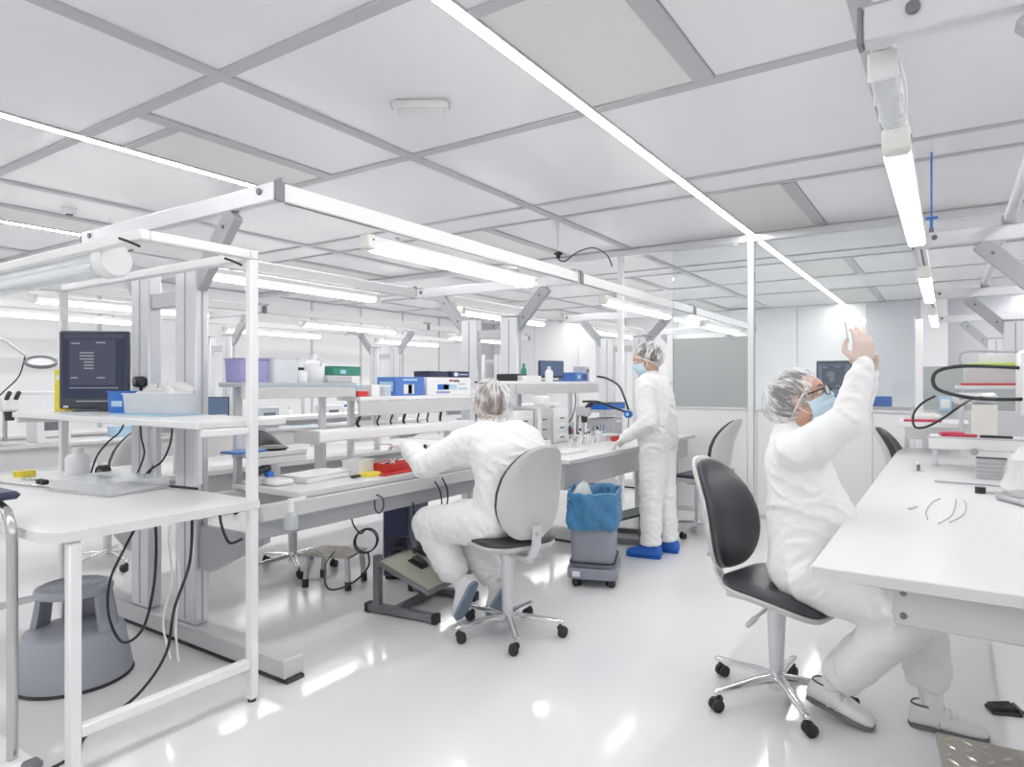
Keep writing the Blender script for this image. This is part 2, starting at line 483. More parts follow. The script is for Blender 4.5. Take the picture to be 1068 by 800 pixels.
for x, zt in ((-.215, 1.92), (-2.5, 1.86)):
    ob('partition_post', G().b2((x-.03, PY-.03, 0), (x+.03, PY+.03, zt), .006), 'white', pw)
w1 = struct(ob('window_1', G().b2((-2.47, PY-.006, 1.105), (-1.687, PY+.006, 1.83)), 'pane_tinted'), 'smoky tinted pane over low white partition panel')
w2 = struct(ob('window_2', G().b2((-2.47, PY-.006, 1.836), (-1.687, PY+.006, ZC-.087)), 'pane'))
w3 = struct(ob('window_3', G().b2((-1.623, PY-.006, 1.107), (-.247, PY+.006, ZC-.087)), 'pane'))
w4 = struct(ob('window_4', G().b2((-.183, PY-.006, 1.12), (1.5, PY+.006, 1.50)), 'pane_tinted'), 'low smoky screen pane beyond the right bench')
struct(ob('trim_2', G().b2((-.183, PY-.02, .0), (1.5, PY+.02, 1.118), .004), 'wall_grey'))
for n, (p, q) in enumerate((((X0+.13, Y1-.145, 0), (X1-.1, Y1-.131, .1)), ((X0+.131, Y0+.1, 0), (X0+.145, Y1-.13, .1)))):
    struct(ob(('baseboard_back', 'baseboard_left')[n], G().b2(p, q), 'grey_light'))

# ceiling fixtures
t = thing('emergency_light', 'white rectangular emergency light flush on a ceiling panel', 'light', (-2.36, 2.68, ZC), R(33))
ob('housing', G().box((0, 0, -.022), (.30, .11, .044), .016), 'white', t)
ob('lens', G().box((0, 0, -.05), (.25, .07, .02), .008), 'lamp_off', t)
for sx in (-1, 1):
    ob('clip', G().box((sx*.153, 0, -.02), (.012, .035, .03), .003), 'edge', t)
for i, (x, yy, l) in enumerate(((-6.34, 2.64, 'round white smoke detector on the ceiling at the far left'),)):
    t = thing('smoke_detector', l, 'detector', (x, yy, ZC))
    ob('body', G().lathe([(0, 0), (.06, 0), (.06, -.02), (.045, -.045), (0, -.05)], n=20), 'white', t)
    ob('sensor_ring', G().lathe([(.0, -.045), (.03, -.046), (.028, -.06), (0, -.062)], n=16), 'grey_dark', t)

# ---------------------------------------------------------------- bench rows
def bench_frame(cx, y, label):
    t = thing('bench_stand', label, 'stand', (cx, y, 0), 0, 'double column bench stands')
    g = G().box((0, 0, .065), (2.1, .11, .09), .008)
    f = ob('foot_beam', g, 'grey_light', t)
    ob('foot_pad', G().box((-.0, 0, .010), (2.12, .10, .02), .004), 'rubber', f)
    for s in (-1, 1):
        c = ob('column', G().box((s*.225, 0, 1.03), (.19, .075, 1.84), .008), 'alu_light', t)
        g = G()
        for k in (-1, 1):
            g.box((s*.225, k*.038, 1.03), (.012, .003, 1.80)); 
        g.box((s*.225+s*.0955, 0, 1.03), (.003, .012, 1.80))
        ob('groove', g, 'grey_paint', c)
        ob('column_cap', G().box((s*.225, 0, 1.955), (.195, .08, .012), .003), 'grey_paint', t)
        gs = ob('gusset', G().bar((s*.29, 0, 1.86), (s*.60, 0, 2.19), .05, .10, .004, up=(s*-.73, 0, .68)), 'grey_paint', t)
        g = G()
        for q in (.25, .8):
            p = Vector((s*.29, 0, 1.86)).lerp(Vector((s*.60, 0, 2.19)), q)
            g.cyl(p + Vector((0, -.0255, 0)), p + Vector((0, -.031, 0)), .011, n=8)
        ob('bolt', g, 'grey_dark', gs)
        ob('bracket', G().prism([(.33*s, .62), (.33*s, .40), (.42*s, .40), (.85*s, .60), (.85*s, .62)], (0, -.02, 0), (1, 0, 0), (0, 0, 1), (0, 1, 0), .04), 'grey_paint', t)
        ob('end_cap', G().box((s*.944, 0, 2.24), (.012, .054, .094), .003), 'cap_grey', t)
        ob('arm_bolt', G().cyl((s*.83, -.0265, 2.25), (s*.83, -.034, 2.25), .016, n=12), 'grey_dark', t)
    ob('arm', G().box((0, 0, 2.24), (1.876, .052, .09), .006), 'alu_light', t)
    ob('tie_bar', G().box((0, 0, 1.80), (.25, .05, .08), .004), 'grey_light', t)
    return t
def rail(x, ya, yb, label, s_=1):
    L = yb-ya
    t = thing('overhead_rail', label, 'rail', (x+(.003 if s_ > 0 else -.003), ya, 2.247), 0, 'overhead rails along the benches')
    ob('profile', G().box((0, L/2, 0), (.05, L-.06, .085), .005), 'white', t)
    ob('slot', G().b2((-.006, .06, -.0445), (.006, L-.06, -.0425)), 'grey_dark', t)
    for s in (0, 1):
        ob('corner_bracket', G().box((.0, s*(L-.10)+.05, .056), (.05, .05, .026), .003), 'grey_paint', t)
    return t
LAMP = []
def bench_lamp(x, y, label, z=2.105, L=1.78):
    if LAMP:
        return dup(LAMP[0], (x, y, z), 0, label)
    t = thing('bench_lamp', label, 'lamp', (x, y, z), 0, 'linear lamps over the benches')
    ob('housing', G().box((0, 0, .046), (.066, L, .05), .008), 'white', t)
    ob('diffuser', G().box((0, 0, .002), (.076, L-.12, .036), .008), 'tube_light', t)
    for s in (-1, 1):
        e = ob('end_cap', G().box((0, s*(L/2-.028), .03), (.08, .066, .085), .01), 'cream', t)
        ob('screw', G().cyl((.041, s*(L/2-.03), .04), (.044, s*(L/2-.03), .04), .006, n=8), 'grey_dark', e)
        ob('hanger', G().box((0, s*(L/2-.25), .083), (.03, .04, .03), .003), 'alu', t)
    LAMP.append(t)
    return t
ROWN = {-3.525: 'middle bench row', -7.8: 'far left bench row', .76: 'right bench row'}
NTH = ['nearest', 'second', 'third', 'fourth']
for cx, ys in ((-3.525, (1.95, 4.97, 7.97, 10.97)), (-7.8, (1.95, 4.97, 7.97, 10.97)), (.76, (1.87, 4.85, 7.9, 10.9))):
    for i, yy in enumerate(ys):
        if not LAMP or True:
            if 'F' not in globals():
                F = bench_frame(cx, yy, '%s double-column aluminium frame of the %s' % (NTH[i], ROWN[cx]))
            else:
                r_ = dup(F, (cx, yy, 0), 0, '%s double-column aluminium frame of the %s' % (NTH[i], ROWN[cx]))
                if cx == .76:
                    for k_ in [k_ for k_ in r_.children if k_.name.startswith('bracket')]: bpy.data.objects.remove(k_)
    for s, side in ((1, 'right'), (-1, 'left')):
        for i in range(3):
            rail(cx+s*.9, ys[i], ys[i+1], '%s stretch of white overhead rail along the %s side of the %s' % (NTH[i], side, ROWN[cx]), s)
            if cx == .76 and s == 1: continue
            ly = {(-3.525, 0): 3.47, (-3.525, 1): 6.47, (.76, 0): 3.33, (.76, 1): 6.35}.get((cx, i), (ys[i]+ys[i+1])/2)
            bench_lamp(cx+s*.9-(.06*s if cx != .76 else 0), ly, '%s lit linear lamp hung along the %s side of the %s' % (NTH[i], side, ROWN[cx]))

def worktop(name, label, x_front, x_back, ya, yb, z, th=.032, apron=True, ap=(.60, .70), m='laminate'):
    s = 1 if x_front > x_back else -1
    t = thing(name, label, 'workbench', ((x_front+x_back)/2, (ya+yb)/2, z), 0)
    w = abs(x_front-x_back); L = yb-ya
    ob('board', G().box((0, 0, -th/2), (w, L, th), .004), m, t)
    ob('edge_band', G().box((s*(w/2+.001), 0, -th/2), (.003, L-.006, th-.006)), 'edge', t)
    if apron:
        ob('apron', G().b2((s*(w/2-.06), -L/2+.05, -.22), (s*(w/2-.10), L/2-.05, -th-.001), .004), 'grey_light', t)
        ob('rear_beam', G().b2((-s*(w/2-.06), -L/2+.05, -.15), (-s*(w/2-.10), L/2-.05, -th-.001), .004), 'grey_light', t)
    return t
# near bench of the middle row: white board over a stepped grey channel
t = worktop('workbench', 'white workbench in front of the seated woman, grey stepped channel below', -2.63, -3.19, 2.10, 3.93, .822, apron=False)
ob('channel', G().b2((.25, -1.14, -.108), (.305, .93, -.034), .006), 'grey_light', t)
ob('apron', G().b2((.20, -1.14, -.20), (.245, .93, -.109), .006), 'grey_paint', t)
ob('rear_beam', G().b2((-.2, -1.14, -.15), (-.25, .93, -.034), .004), 'grey_light', t)
worktop('workbench', 'long white workbench the standing person works at', -2.17, -3.19, 3.99, 6.70, .822)
ob('end_leg', G().b2((-.10, 1.22, -.82), (.36, 1.26, -.034), .004), 'grey_light', bpy.data.objects['workbench.001'])
worktop('workbench', 'white workbench on the rear side of the middle row, nearest stretch', -4.6, -3.86, 1.99, 4.93, .80)
worktop('workbench', 'white workbench on the rear side of the middle row, far stretch', -4.6, -3.86, 5.01, 6.70, .80)
worktop('workbench', 'white workbench on the aisle side of the far left row, nearest stretch', -6.85, -7.45, 1.99, 4.93, .80)
worktop('workbench', 'white workbench on the aisle side of the far left row, far stretch', -6.85, -7.45, 5.01, 7.93, .80)
worktop('workbench', 'white workbench on the wall side of the far left row, nearest stretch', -8.75, -8.15, 1.99, 4.93, .80)
worktop('workbench', 'white workbench on the wall side of the far left row, far stretch', -8.75, -8.15, 5.01, 7.93, .80)
# right bench
t = thing('workbench', 'wide white workbench on the right where the man sits', 'workbench', (.05, 4.23, .82))
ob('board', G().box((.0, 0, -.018), (.77, 4.3, .036), .004), 'laminate', t)
ob('edge_band', G().box((0, -2.151, -.018), (.764, .003, .03)), 'edge', t)
cb = ob('cross_beam', G().b2((-.18, -2.07, -.155), (.39, -2.03, -.037), .005), 'grey_light', t)
for k in (-.06, -.125):
    ob('bolt', G().cyl((-.155, -2.07, k), (-.155, -2.076, k), .009, n=12), 'grey_dark', cb)
ob('apron', G().b2((.20, -2.03, -.155), (.24, 2.0, -.037), .005), 'grey_light', t)
ob('gusset', G().prism([(.24, -.156), (.36, -.156), (.36, -.44)], (0, -2.06, 0), (1, 0, 0), (0, 0, 1), (0, 1, 0), .03), 'grey_light', t)
# ---------------------------------------------------------------- laboratory chairs (local: faces +x, origin on the floor under the column)
def caster(g_w, g_f, p, yaw):
    M = Matrix.Translation(p) @ Matrix.Rotation(yaw, 4, 'Z')
    a = G(M); 
    for s in (-1, 1):
        a.lathe([(0, -.011), (.020, -.011), (.026, -.007), (.026, .007), (.020, .011), (.008, .011), (.0, .011)], (0.014, s*.014, .026), (0, 1, 0), 16)
    b = G(M)
    b.cyl((.014, -.024, .026), (.014, .024, .026), .006, n=8)
    b.loft([((.008, 0, .034), (.024, 0, 0), (0, .006, 0)), ((.004, 0, .050), (.022, 0, 0), (0, .013, 0)), ((0, 0, .058), (.012, 0, 0), (0, .010, 0))], 10)
    b.cyl((0, 0, .054), (0, 0, .075), .007, n=8)
    return a, b
SEAT = rrect(.44, .43, .12, 6)
BACKO = []
for k in range(36):
    a = 2*PI*k/36; cx, sx = math.cos(a), math.sin(a)
    e = 2/2.9
    w = .205*math.copysign(abs(cx)**e, cx); h = .255*math.copysign(abs(sx)**e, sx)
    w *= 1 - .30*max(0, h/.255+.25)**1.6/1.43 - .10*max(0, -h/.255)**2
    BACKO.append((w*.92, h*.94))
BACKO = BACKO[::-1]
def back_bend(dx, base):
    # pad local: x = width, y = height, t = thickness towards the sitter -> chair axes
    def f(p):
        w, h, t = p
        curve = -.03*math.cos(h/.255*1.5) + .10*max(0, h/.255)**2*.6 + .02
        wrap = .035*(w/.2)**2
        return Vector((-.235 - curve*1.0 + wrap + t + dx - .10*(h/.255)*.5, w, base + h))
    return f
def make_chair(label, loc, rz, seat_z=.50, base_rz=0.3, shell='chair_shell', tilt=0.0, fwd=0.0):
    t = thing('lab_chair', label, 'chair', loc, rz, 'swivel lab chairs')
    bs = ob('base', G().lathe([(0, .052), (.032, .052), (.034, .10), (.030, .125), (.0, .125)], n=18), 'chrome', t)
    for k in range(5):
        a = base_rz + 2*PI*k/5; d = Vector((math.cos(a), math.sin(a), 0)); n_ = Vector((-d.y, d.x, 0))
        ob('base_arm', G().loft([(d*.02+Vector((0,0,.098)), n_*.024, Vector((0,0,.018))), (d*.12+Vector((0,0,.096)), n_*.020, Vector((0,0,.015))), (d*.27+Vector((0,0,.080)), n_*.015, Vector((0,0,.011))), (d*.302+Vector((0,0,.078)), n_*.014, Vector((0,0,.011))), (d*.31+Vector((0,0,.078)), n_*.007, Vector((0,0,.006)))], 12, 3), 'chrome', t)
        w, f = caster(0, 0, d*.285, a + 1.1 + k*1.7)
        c = ob('caster', w, 'rubber', t); ob('caster_fork', f, 'black', c)
    ob('column', G().lathe([(.0, .12), (.027, .12), (.029, .14), (.038, seat_z-.12), (.038, seat_z-.10), (.030, seat_z-.095), (.030, seat_z-.072), (0, seat_z-.072)], n=18), 'alu_light', t)
    m = ob('mechanism', G().box((-.03, 0, seat_z-.075), (.24, .11, .038), .008).box((-.18, 0, seat_z-.09), (.10, .05, .03), .006), 'grey_light', t)
    ob('lever', G().tube([(.0, -.05, seat_z-.085), (.0, -.12, seat_z-.10), (-.015, -.165, seat_z-.125)], .007, 8), 'grey_light', m)
    ob('lever_grip', G().cap((-.012, -.155, seat_z-.12), .012, (-.022, -.19, seat_z-.14), .012, 10), 'grey_light', m)
    ob('back_support', G().loft([((-.20, 0, seat_z-.085), (0, .026, 0), (0, 0, .010)), ((-.245, 0, seat_z-.065), (0, .026, 0), (.008, 0, .008)), ((-.285, 0, seat_z-.0), (0, .026, 0), (.010, 0, .002)), ((-.290, 0, seat_z+.06), (0, .024, 0), (.009, 0, 0)), ((-.290, 0, seat_z+.10), (0, .022, 0), (.008, 0, 0))], 12, 4), 'alu_light', t)
    def sb(p):
        x, y, z = p
        return Vector((y+fwd, x, seat_z + z - y*tilt - .03*max(0, (y-.08)/.14)**2 - .010*math.cos(min(1, abs(x)/.22)*PI/2)*(1 if z > 0 else .3)))
    so = [(x, y) for x, y in SEAT]
    ob('seat_shell', G().pad(so, [(.35, -.058), (.75, -.055), (.95, -.042), (1.0, -.024), (.985, -.016), (.3, -.016)], sb), shell, t)
    ob('seat', G().pad(so, [(.3, -.016), (.97, -.016), (.99, -.004), (.97, .010), (.90, .018), (.7, .023), (.45, .024), (.2, .024)], sb), 'leather', t)
    bz = seat_z + .265
    ob('back_shell', G().pad([(x*1.01, y*1.03) for x, y in BACKO], [(.2, -.036), (.5, -.034), (.8, -.028), (.95, -.014), (1.0, .002), (.985, .012), (.3, .014)], back_bend(-.03, bz)), shell, t)
    ob('backrest', G().pad(BACKO, [(.3, .0), (.955, .0), (.985, .012), (.975, .026), (.90, .040), (.68, .049), (.4, .053), (.15, .054)], back_bend(-.014, bz)), 'leather', t)
    k = ob('height_knob', G().cyl((-.33, 0, bz-.20), (-.29, 0, bz-.20), .016, n=12), 'grey_light', t)
    return t
f1 = math.atan2(.43, -.90)
chair_a = make_chair('grey-shelled swivel chair under the woman with her back turned', (-1.985, 2.955, 0), f1, .535, .25)
chair_b = make_chair('black-cushioned swivel chair under the man raising his arm', (-.61, 2.965, 0), R(-16), .50, .55, tilt=.10, fwd=.035)
dup(chair_a, (-1.87, 5.86, 0), R(172), 'empty grey-shelled swivel chair behind the standing person')
dup(chair_b, (-.13, 6.02, 0), R(-6), 'empty swivel chair tucked to the right bench behind the man')
dup(chair_b, (-3.98, 3.12, 0), R(10), 'swivel chair behind the middle bench row, only its star base showing under the bench')
dup(chair_a, (-5.2, 2.42, 0), R(-160), 'grey-shelled swivel chair in the left aisle beyond the white rack')
dup(chair_a, (-6.35, 3.9, 0), R(170), 'distant swivel chair at the far left row, nearer of two')
dup(chair_b, (-6.4, 5.9, 0), R(185), 'distant swivel chair at the far left row, farther of two')

# ---------------------------------------------------------------- kick stool
t = thing('step_stool', 'grey round plastic kick stool under the white table', 'stool', (-3.36, 1.42, 0), R(-60))
ob('rubber_ring', G().lathe([(.20, .0), (.235, .0), (.242, .006), (.235, .014), (.20, .014)], n=40), 'rubber', t)
ob('base_drum', G().lathe([(.10, .012), (.232, .012), (.236, .02), (.205, .205), (.198, .222), (.185, .228), (.10, .228), (0, .225)], n=40), 'stool', t)
g = G()
n = 14
for a0, a1 in ((-.95, .95),):   # curved riser with an opening behind it
    o_, i_ = [], []
    for k in range(n+1):
        a = a0 + PI + (a1-a0)*k/n
        o_.append((math.cos(a), math.sin(a)))
    out = [(x*1.0, y*1.0) for x, y in o_] + [(x*.86, y*.86) for x, y in o_[::-1]]
    g.rings([[(x*r, y*r, z) for x, y in out] for z, r in ((.226, .178), (.30, .165), (.405, .148))])
riser = ob('riser', g, 'stool', t)
for sa in (1.55, -1.55):
    g = G(); out = []
    oo = [(math.cos(sa+q), math.sin(sa+q)) for q in np.linspace(-.30, .30, 6)]
    out = oo + [(x*.86, y*.86) for x, y in oo[::-1]]
    g.rings([[(x*r, y*r, z) for x, y in out] for z, r in ((.226, .182), (.30, .168), (.405, .150))])
    ob('riser_leg', g, 'stool', t)
ob('top_step', G().lathe([(0, .39), (.150, .39), (.156, .398), (.156, .414), (.148, .426), (.0, .428)], n=40), 'stool', t)
g = G()
for r in (.05, .075, .10, .125):
    g.tube([(r*math.cos(a), r*math.sin(a), .4275) for a in np.linspace(0, 2*PI, 40, endpoint=False)], .0035, 6, closed=True)
tr_ = ob('tread_rings', g, 'stool', t); tr_['kind'] = 'stuff'

# ---------------------------------------------------------------- waste bin on a dolly
t = thing('waste_bin', 'tall grey waste bin with blue liner beside the woman', 'bin', (-2.03, 4.10, 0), R(20))
def sq(w, d, z, r=.04): return [(x, y, z) for x, y in rrect(w, d, r, 4)]
ob('body', G().rings([sq(.27, .36, .13), sq(.275, .37, .16), sq(.31, .43, .57), sq(.325, .45, .575), sq(.325, .45, .60), sq(.30, .42, .60), sq(.28, .39, .3)]), 'bin', t)
d = ob('dolly', G().rings([sq(.32, .41, .055), sq(.33, .42, .06), sq(.33, .42, .12), sq(.32, .41, .125)]), 'bin', t)
g = G()
ob('rim_strap', G().tube([(x, y, .16) for x, y in rrect(.295, .392, .045, 4)], .007, 6, closed=True), 'black', t)
ob('sticker', G().box((-.1, -.2105, .09), (.05, .003, .035)), 'paper', d)
for sx in (-1, 1):
    for sy in (-1, 1):
        w, f = caster(0, 0, Vector((sx*.11, sy*.16, 0)), .7*sx)
        c = ob('caster', w, 'rubber', t); ob('caster_fork', f, 'black', c)
random.seed(5)
rs = []
def resample(o, n):
    P = [Vector((x, y, 0)) for x, y in o]; P.append(P[0]); L = [0]
    for a, b in zip(P, P[1:]): L.append(L[-1]+(b-a).length)
    out = []; j = 0
    for k in range(n):
        t = L[-1]*k/n
        while L[j+1] < t: j += 1
        q = P[j].lerp(P[j+1], (t-L[j])/max(1e-9, L[j+1]-L[j])); out.append((q.x, q.y))
    return out
base = resample(rrect(.325, .45, .05, 6), 110)
for z, k in ((.385, 1.01), (.40, 1.035), (.425, 1.05), (.45, 1.045), (.475, 1.06), (.50, 1.045), (.525, 1.06), (.55, 1.045), (.575, 1.055), (.60, 1.05), (.622, 1.03), (.625, .97), (.60, .93), (.52, .90), (.40, .86), (.36, .6)):
    r = []
    for q, (x, y) in enumerate(base):
        j = noise.noise((x*11+z*9, y*11-z*7, z*5))*.014 + (.5-abs(noise.noise((x*24+z*14, y*24-z*12, z*11))))*.018 - .006
        zz = z + (noise.noise((x*9, y*9, 3))*.05 if z < .45 else noise.noise((x*20, y*20, 9))*.015)
        m = 1 + j*5
        r.append((x*k*m, y*k*m, zz))
    rs.append(r)
ob('liner', G().rings(rs, (False, True)), 'bag_blue', t)
single('liner_bag_knot' if False else 'plastic_bag', G().rings([[(x*k, y*k, z+noise.noise((x*20, y*20, z*9))*.02) for x, y in rrect(.12, .14, .05, 5)] for z, k in ((.0, .8), (.05, 1.1), (.12, 1.0), (.18, .6), (.20, .2))]), 'plastic_bag', 'crumpled clear bag sticking out of the blue-lined waste bin', 'bag', (-2.10, 4.05, .47))

# ---------------------------------------------------------------- white tube rack with table, shelf and lamp (left foreground)
RX = -2.47
t = thing('white_rack', 'white square-tube rack with shelf and worktop in the left foreground', 'rack', (RX, 1.0, 0))
def tube_bar(name, p, q, w=.04, m='white'):
    return ob(name, G().bar(p, q, w, w, .005, up=(0, 0, 1) if abs(q[2]-p[2]) < .01 else (0, 1, 0)), m, t)
YB = .727
tube_bar('post', (0, YB, .012), (0, YB, 1.874))
tube_bar('post', (0, .04, .012), (0, .04, .815))
tube_bar('post', (-1.75, YB, .012), (-1.75, YB, 1.874))
tube_bar('post', (-1.75, .04, .012), (-1.75, .04, .815))
for y_ in (.04, YB):
    for x_ in (0, -1.75):
        ob('foot', G().cyl((x_, y_, 0), (x_, y_, .014), .017, n=12), 'rubber', t)
tube_bar('bottom_rail', (0, .06, .165), (0, YB-.02, .165))
tube_bar('bottom_rail', (-1.75, .06, .165), (-1.75, YB-.02, .165))
tube_bar('top_bar', (0, .291, 1.895), (0, YB-.021, 1.895))
tube_bar('top_bar', (-1.75, .291, 1.895), (-1.75, YB-.021, 1.895))
tube_bar('top_bar', (.02, YB, 1.895), (-1.77, YB, 1.895))
tube_bar('top_bar', (.02, .27, 1.895), (-1.77, .27, 1.895))
tb = ob('tabletop', G().prism([(.025, .0), (.025, YB+.02), (-1.80, YB+.02), (-1.80, -.045), (-.045, -.045)], (0, 0, .82), (1, 0, 0), (0, 1, 0), (0, 0, 1), .034), 'laminate', t)
sh = ob('shelf', G().box((-.90, .70, 1.180), (1.78, .42, .028), .004), 'laminate', t)
tube_bar('shelf_bearer', (0, .50, 1.150), (0, YB-.02, 1.150), .03)
tube_bar('shelf_bearer', (-1.75, .50, 1.150), (-1.75, YB-.02, 1.150), .03)
ob('shelf_post', G().box((-.62, .86, 1.0), (.03, .03, .30), .004), 'white', t)
ob('shelf_post', G().box((-1.0, .86, 1.0), (.03, .03, .30), .004), 'white', t)
for p in ((-.012, .685, 1.862), (-.02, .27, 1.87)):
    ob('cable_stub', G().tube([(p[0]-.03, p[1]-.06, p[2]+.01), (p[0]-.015, p[1]-.03, p[2]+.0), (p[0]+.005, p[1]-.0, p[2]-.015)], .005, 6, 4), 'black', t)
t = thing('tube_lamp', 'round glass tube lamp with white end cap under the white rack top', 'lamp', (-2.78, 1.33, 1.845))
ob('glass_tube', G().cyl((-1.5, 0, 0), (-.09, 0, 0), .058, n=28), 'glass_round', t)
ob('end_cap', G().lathe([(.0, -.09), (.062, -.09), (.068, -.08), (.068, -.02), (.060, .0), (0, .0)], (0, 0, 0), (1, 0, 0), 28).box((-.06, 0, .045), (.08, .11, .03), .006), 'white', t)
ob('reflector', G().loft([((-1.5, 0, .03), (0, .045, 0), (0, 0, .012)), ((-.09, 0, .03), (0, .045, 0), (0, 0, .012))], 12), 'chrome', t)
for dy in (-.02, .02):
    ob('fluorescent_tube', G().cyl((-1.5, dy, -.006), (-.09, dy, -.006), .010, n=10), 'tube_dim', t)
g = G()
for k in range(10):
    g.box((-.16-.13*k, 0, -.018), (.006, .085, .018))
lv = ob('louvre', g, 'chrome', t); lv['kind'] = 'stuff'
ob('hanger', G().box((-.05, -.0, .058), (.05, .09, .028), .004).box((-1.2, 0, .055), (.05, .1, .03), .004), 'white', t)
for q in ((-.03, -.045, .045), (-.03, .045, .045)):
    ob('screw', G().cyl(q, (q[0]+.06, q[1], q[2]), .005, n=8), 'grey_dark', t)

# steel cart handle at the left edge
t = thing('steel_cart', 'chrome tube handle of a cart at the lower left corner', 'cart', (-2.63, .922, 0), R(0))
g = G().tube([(0, 0, .085), (0, 0, .80), (-.012, 0, .87), (-.05, 0, .915), (-.11, 0, .93), (-.5, 0, .93), (-.56, 0, .915), (-.60, 0, .87), (-.612, 0, .8), (-.612, 0, .085)], .0165, 14)
ob('handle_tube', g, 'steel', t)
ob('base_plate', G().box((-.306, 0, .07), (.72, .10, .03), .01), 'white', t)
for x_ in (0, -.612):
    w, f = caster(0, 0, Vector((x_, -.02, 0)), .4)
    c = ob('caster', w, 'rubber', t); ob('caster_fork', f, 'black', c)
ob('brake_pedal', G().box((.075, .03, .075), (.05, .05, .025), .006), 'grey_dark', t)
ob('armrest_pad', G().box((-.31, .0, .962), (.50, .10, .028), .012), 'navy', t)

# ---------------------------------------------------------------- footrests, pedals, floor pieces
t = thing('footrest', 'black steel footrest with sloping olive board under the bench', 'footrest', (-2.66, 3.04, 0), R(97))
for s in (-1, 1):
    ob('foot_bar', G().box((s*.22, 0, .03), (.05, .46, .045), .006), 'grey_dark', t)
    ob('upright', G().box((s*.22, .17, .19), (.045, .045, .30), .005), 'grey_dark', t)
    for q in (-1, 1):
        ob('foot_cap', G().box((s*.22, q*.235, .028), (.058, .035, .056), .006), 'black', t)
ob('cross_tube', G().box((0, 0.05, .03), (.42, .04, .04), .004), 'grey_dark', t)
brd = ob('board_frame', G().box((0, -.02, .235), (.50, .40, .022), .004, Matrix.Rotation(R(20), 3, 'X')), 'grey_dark', t)
ob('board', G().box((0, -.024, .2475), (.46, .36, .006), .002, Matrix.Rotation(R(20), 3, 'X')), 'olive', t)
def pedal(label, loc, rz, tilt=0):
    t = thing('foot_pedal', label, 'pedal', loc, rz)
    Rm = Matrix.Rotation(tilt, 3, 'X')
    ob('pedal_base', G().box((0, 0, .0), (.075, .11, .016), .004, Rm), 'black', t)
    ob('pedal_plate', G().box((0, -.008, .018), (.062, .085, .012), .004, Rm @ Matrix.Rotation(R(8), 3, 'X')), 'rubber', t)
    ob('pedal_hinge', G().cyl((-.034, .05, .016), (.034, .05, .016), .007, n=8), 'grey_dark', t)
    return t
pedal('black foot pedal in the middle of the olive footrest board', (-2.66, 3.00, .268), R(97), R(20))
pedal('black foot pedal at the upper edge of the olive footrest board', (-2.74, 3.13, .30), R(110), R(20))
pedal('flat black foot pedal on the white floor under the right bench', (.19, 3.37, .008), R(-70))
t = thing('step_platform', 'small steel step with tread-plate top on small black feet under the bench', 'platform', (-3.45, 3.05, 0), R(20))
ob('plate', G().box((0, 0, .215), (.34, .26, .018), .004), 'tread', t)
for sx in (-1, 1):
    for sy in (-1, 1):
        l_ = ob('leg', G().tube([(sx*.14, sy*.10, .205), (sx*.155, sy*.115, .04)], .017, 12), 'alu', t)
        ob('foot', G().cyl((sx*.1555, sy*.1155, .0), (sx*.155, sy*.115, .055), .021, n=12), 'rubber', l_)
g = G()
def treads(g, w, d, z, step=.034, L=.026):
    i = 0; y_ = -d/2+step*.7
    while y_ < d/2-step*.4:
        j = 0; x_ = -w/2+step*.7
        while x_ < w/2-step*.4:
            a = R(45 if (i+j) % 2 else -45); c, s = math.cos(a), math.sin(a)
            q = Matrix.Translation((x_, y_, z)) @ Matrix.Rotation(a, 4, 'Z')
            pts = [(-L/2, 0, 0), (0, -L*.18, 0), (L/2, 0, 0), (0, L*.18, 0), (-L*.25, 0, .0045), (L*.25, 0, .0045)]
            g.add([q @ Vector(p) for p in pts], [(0, 1, 4), (1, 5, 4), (1, 2, 5), (2, 3, 5), (3, 4, 5), (3, 0, 4)])
            x_ += step; j += 1
        y_ += step; i += 1
treads(g, .34, .26, .2241); s_ = ob('tread_bumps', g, 'tread', t); s_['kind'] = 'stuff'
t = thing('tread_plate_step', 'tread-plate footstep in the lower right corner', 'platform', (.235, 2.52, 0), R(5))
ob('plate', G().box((0, 0, .112), (.50, .54, .014), .003), 'tread', t)
g = G(); treads(g, .50, .54, .1191, .052, .046); s_ = ob('tread_bumps', g, 'tread', t); s_['kind'] = 'stuff'
for sx in (-1, 1):
    for sy in (-1, 1):
        ob('leg', G().box((sx*.21, sy*.23, .0525), (.04, .04, .105), .004), 'steel', t)
t = thing('footrest', 'black tubular footrest on the floor behind the standing person', 'footrest', (-2.33, 5.33, 0), R(-75))
for s in (-1, 1):
    ob('foot_bar', G().box((s*.2, 0, .025), (.045, .42, .04), .006), 'grey_dark', t)
    ob('upright', G().box((s*.2, .15, .15), (.04, .04, .22), .004), 'grey_dark', t)
ob('board', G().box((0, 0, .21), (.46, .34, .02), .004, Matrix.Rotation(R(18), 3, 'X')), 'black', t)
t = thing('computer_case', 'dark blue upright case standing under the bench', 'computer', (-3.22, 3.50, 0), R(20))
ob('case', G().box((0, 0, .27), (.20, .36, .50), .008), 'navy_case', t)
ob('front_panel', G().box((0, -.186, .27), (.17, .014, .46), .005), 'navy', t)
g = G()
for k in range(7):
    ob('vent_slot', G().box((0, -.195, .12+k*.028), (.12, .004, .008)), 'black', t)
for sx in (-1, 1):
    ob('skid', G().box((sx*.07, 0, .01), (.03, .34, .02), .003), 'rubber', t)
ob('socket_box', G().box((.03, -.23, .20), (.10, .07, .09), .006).cyl((.03, -.27, .20), (.03, -.29, .2), .02, n=10), 'black', t)
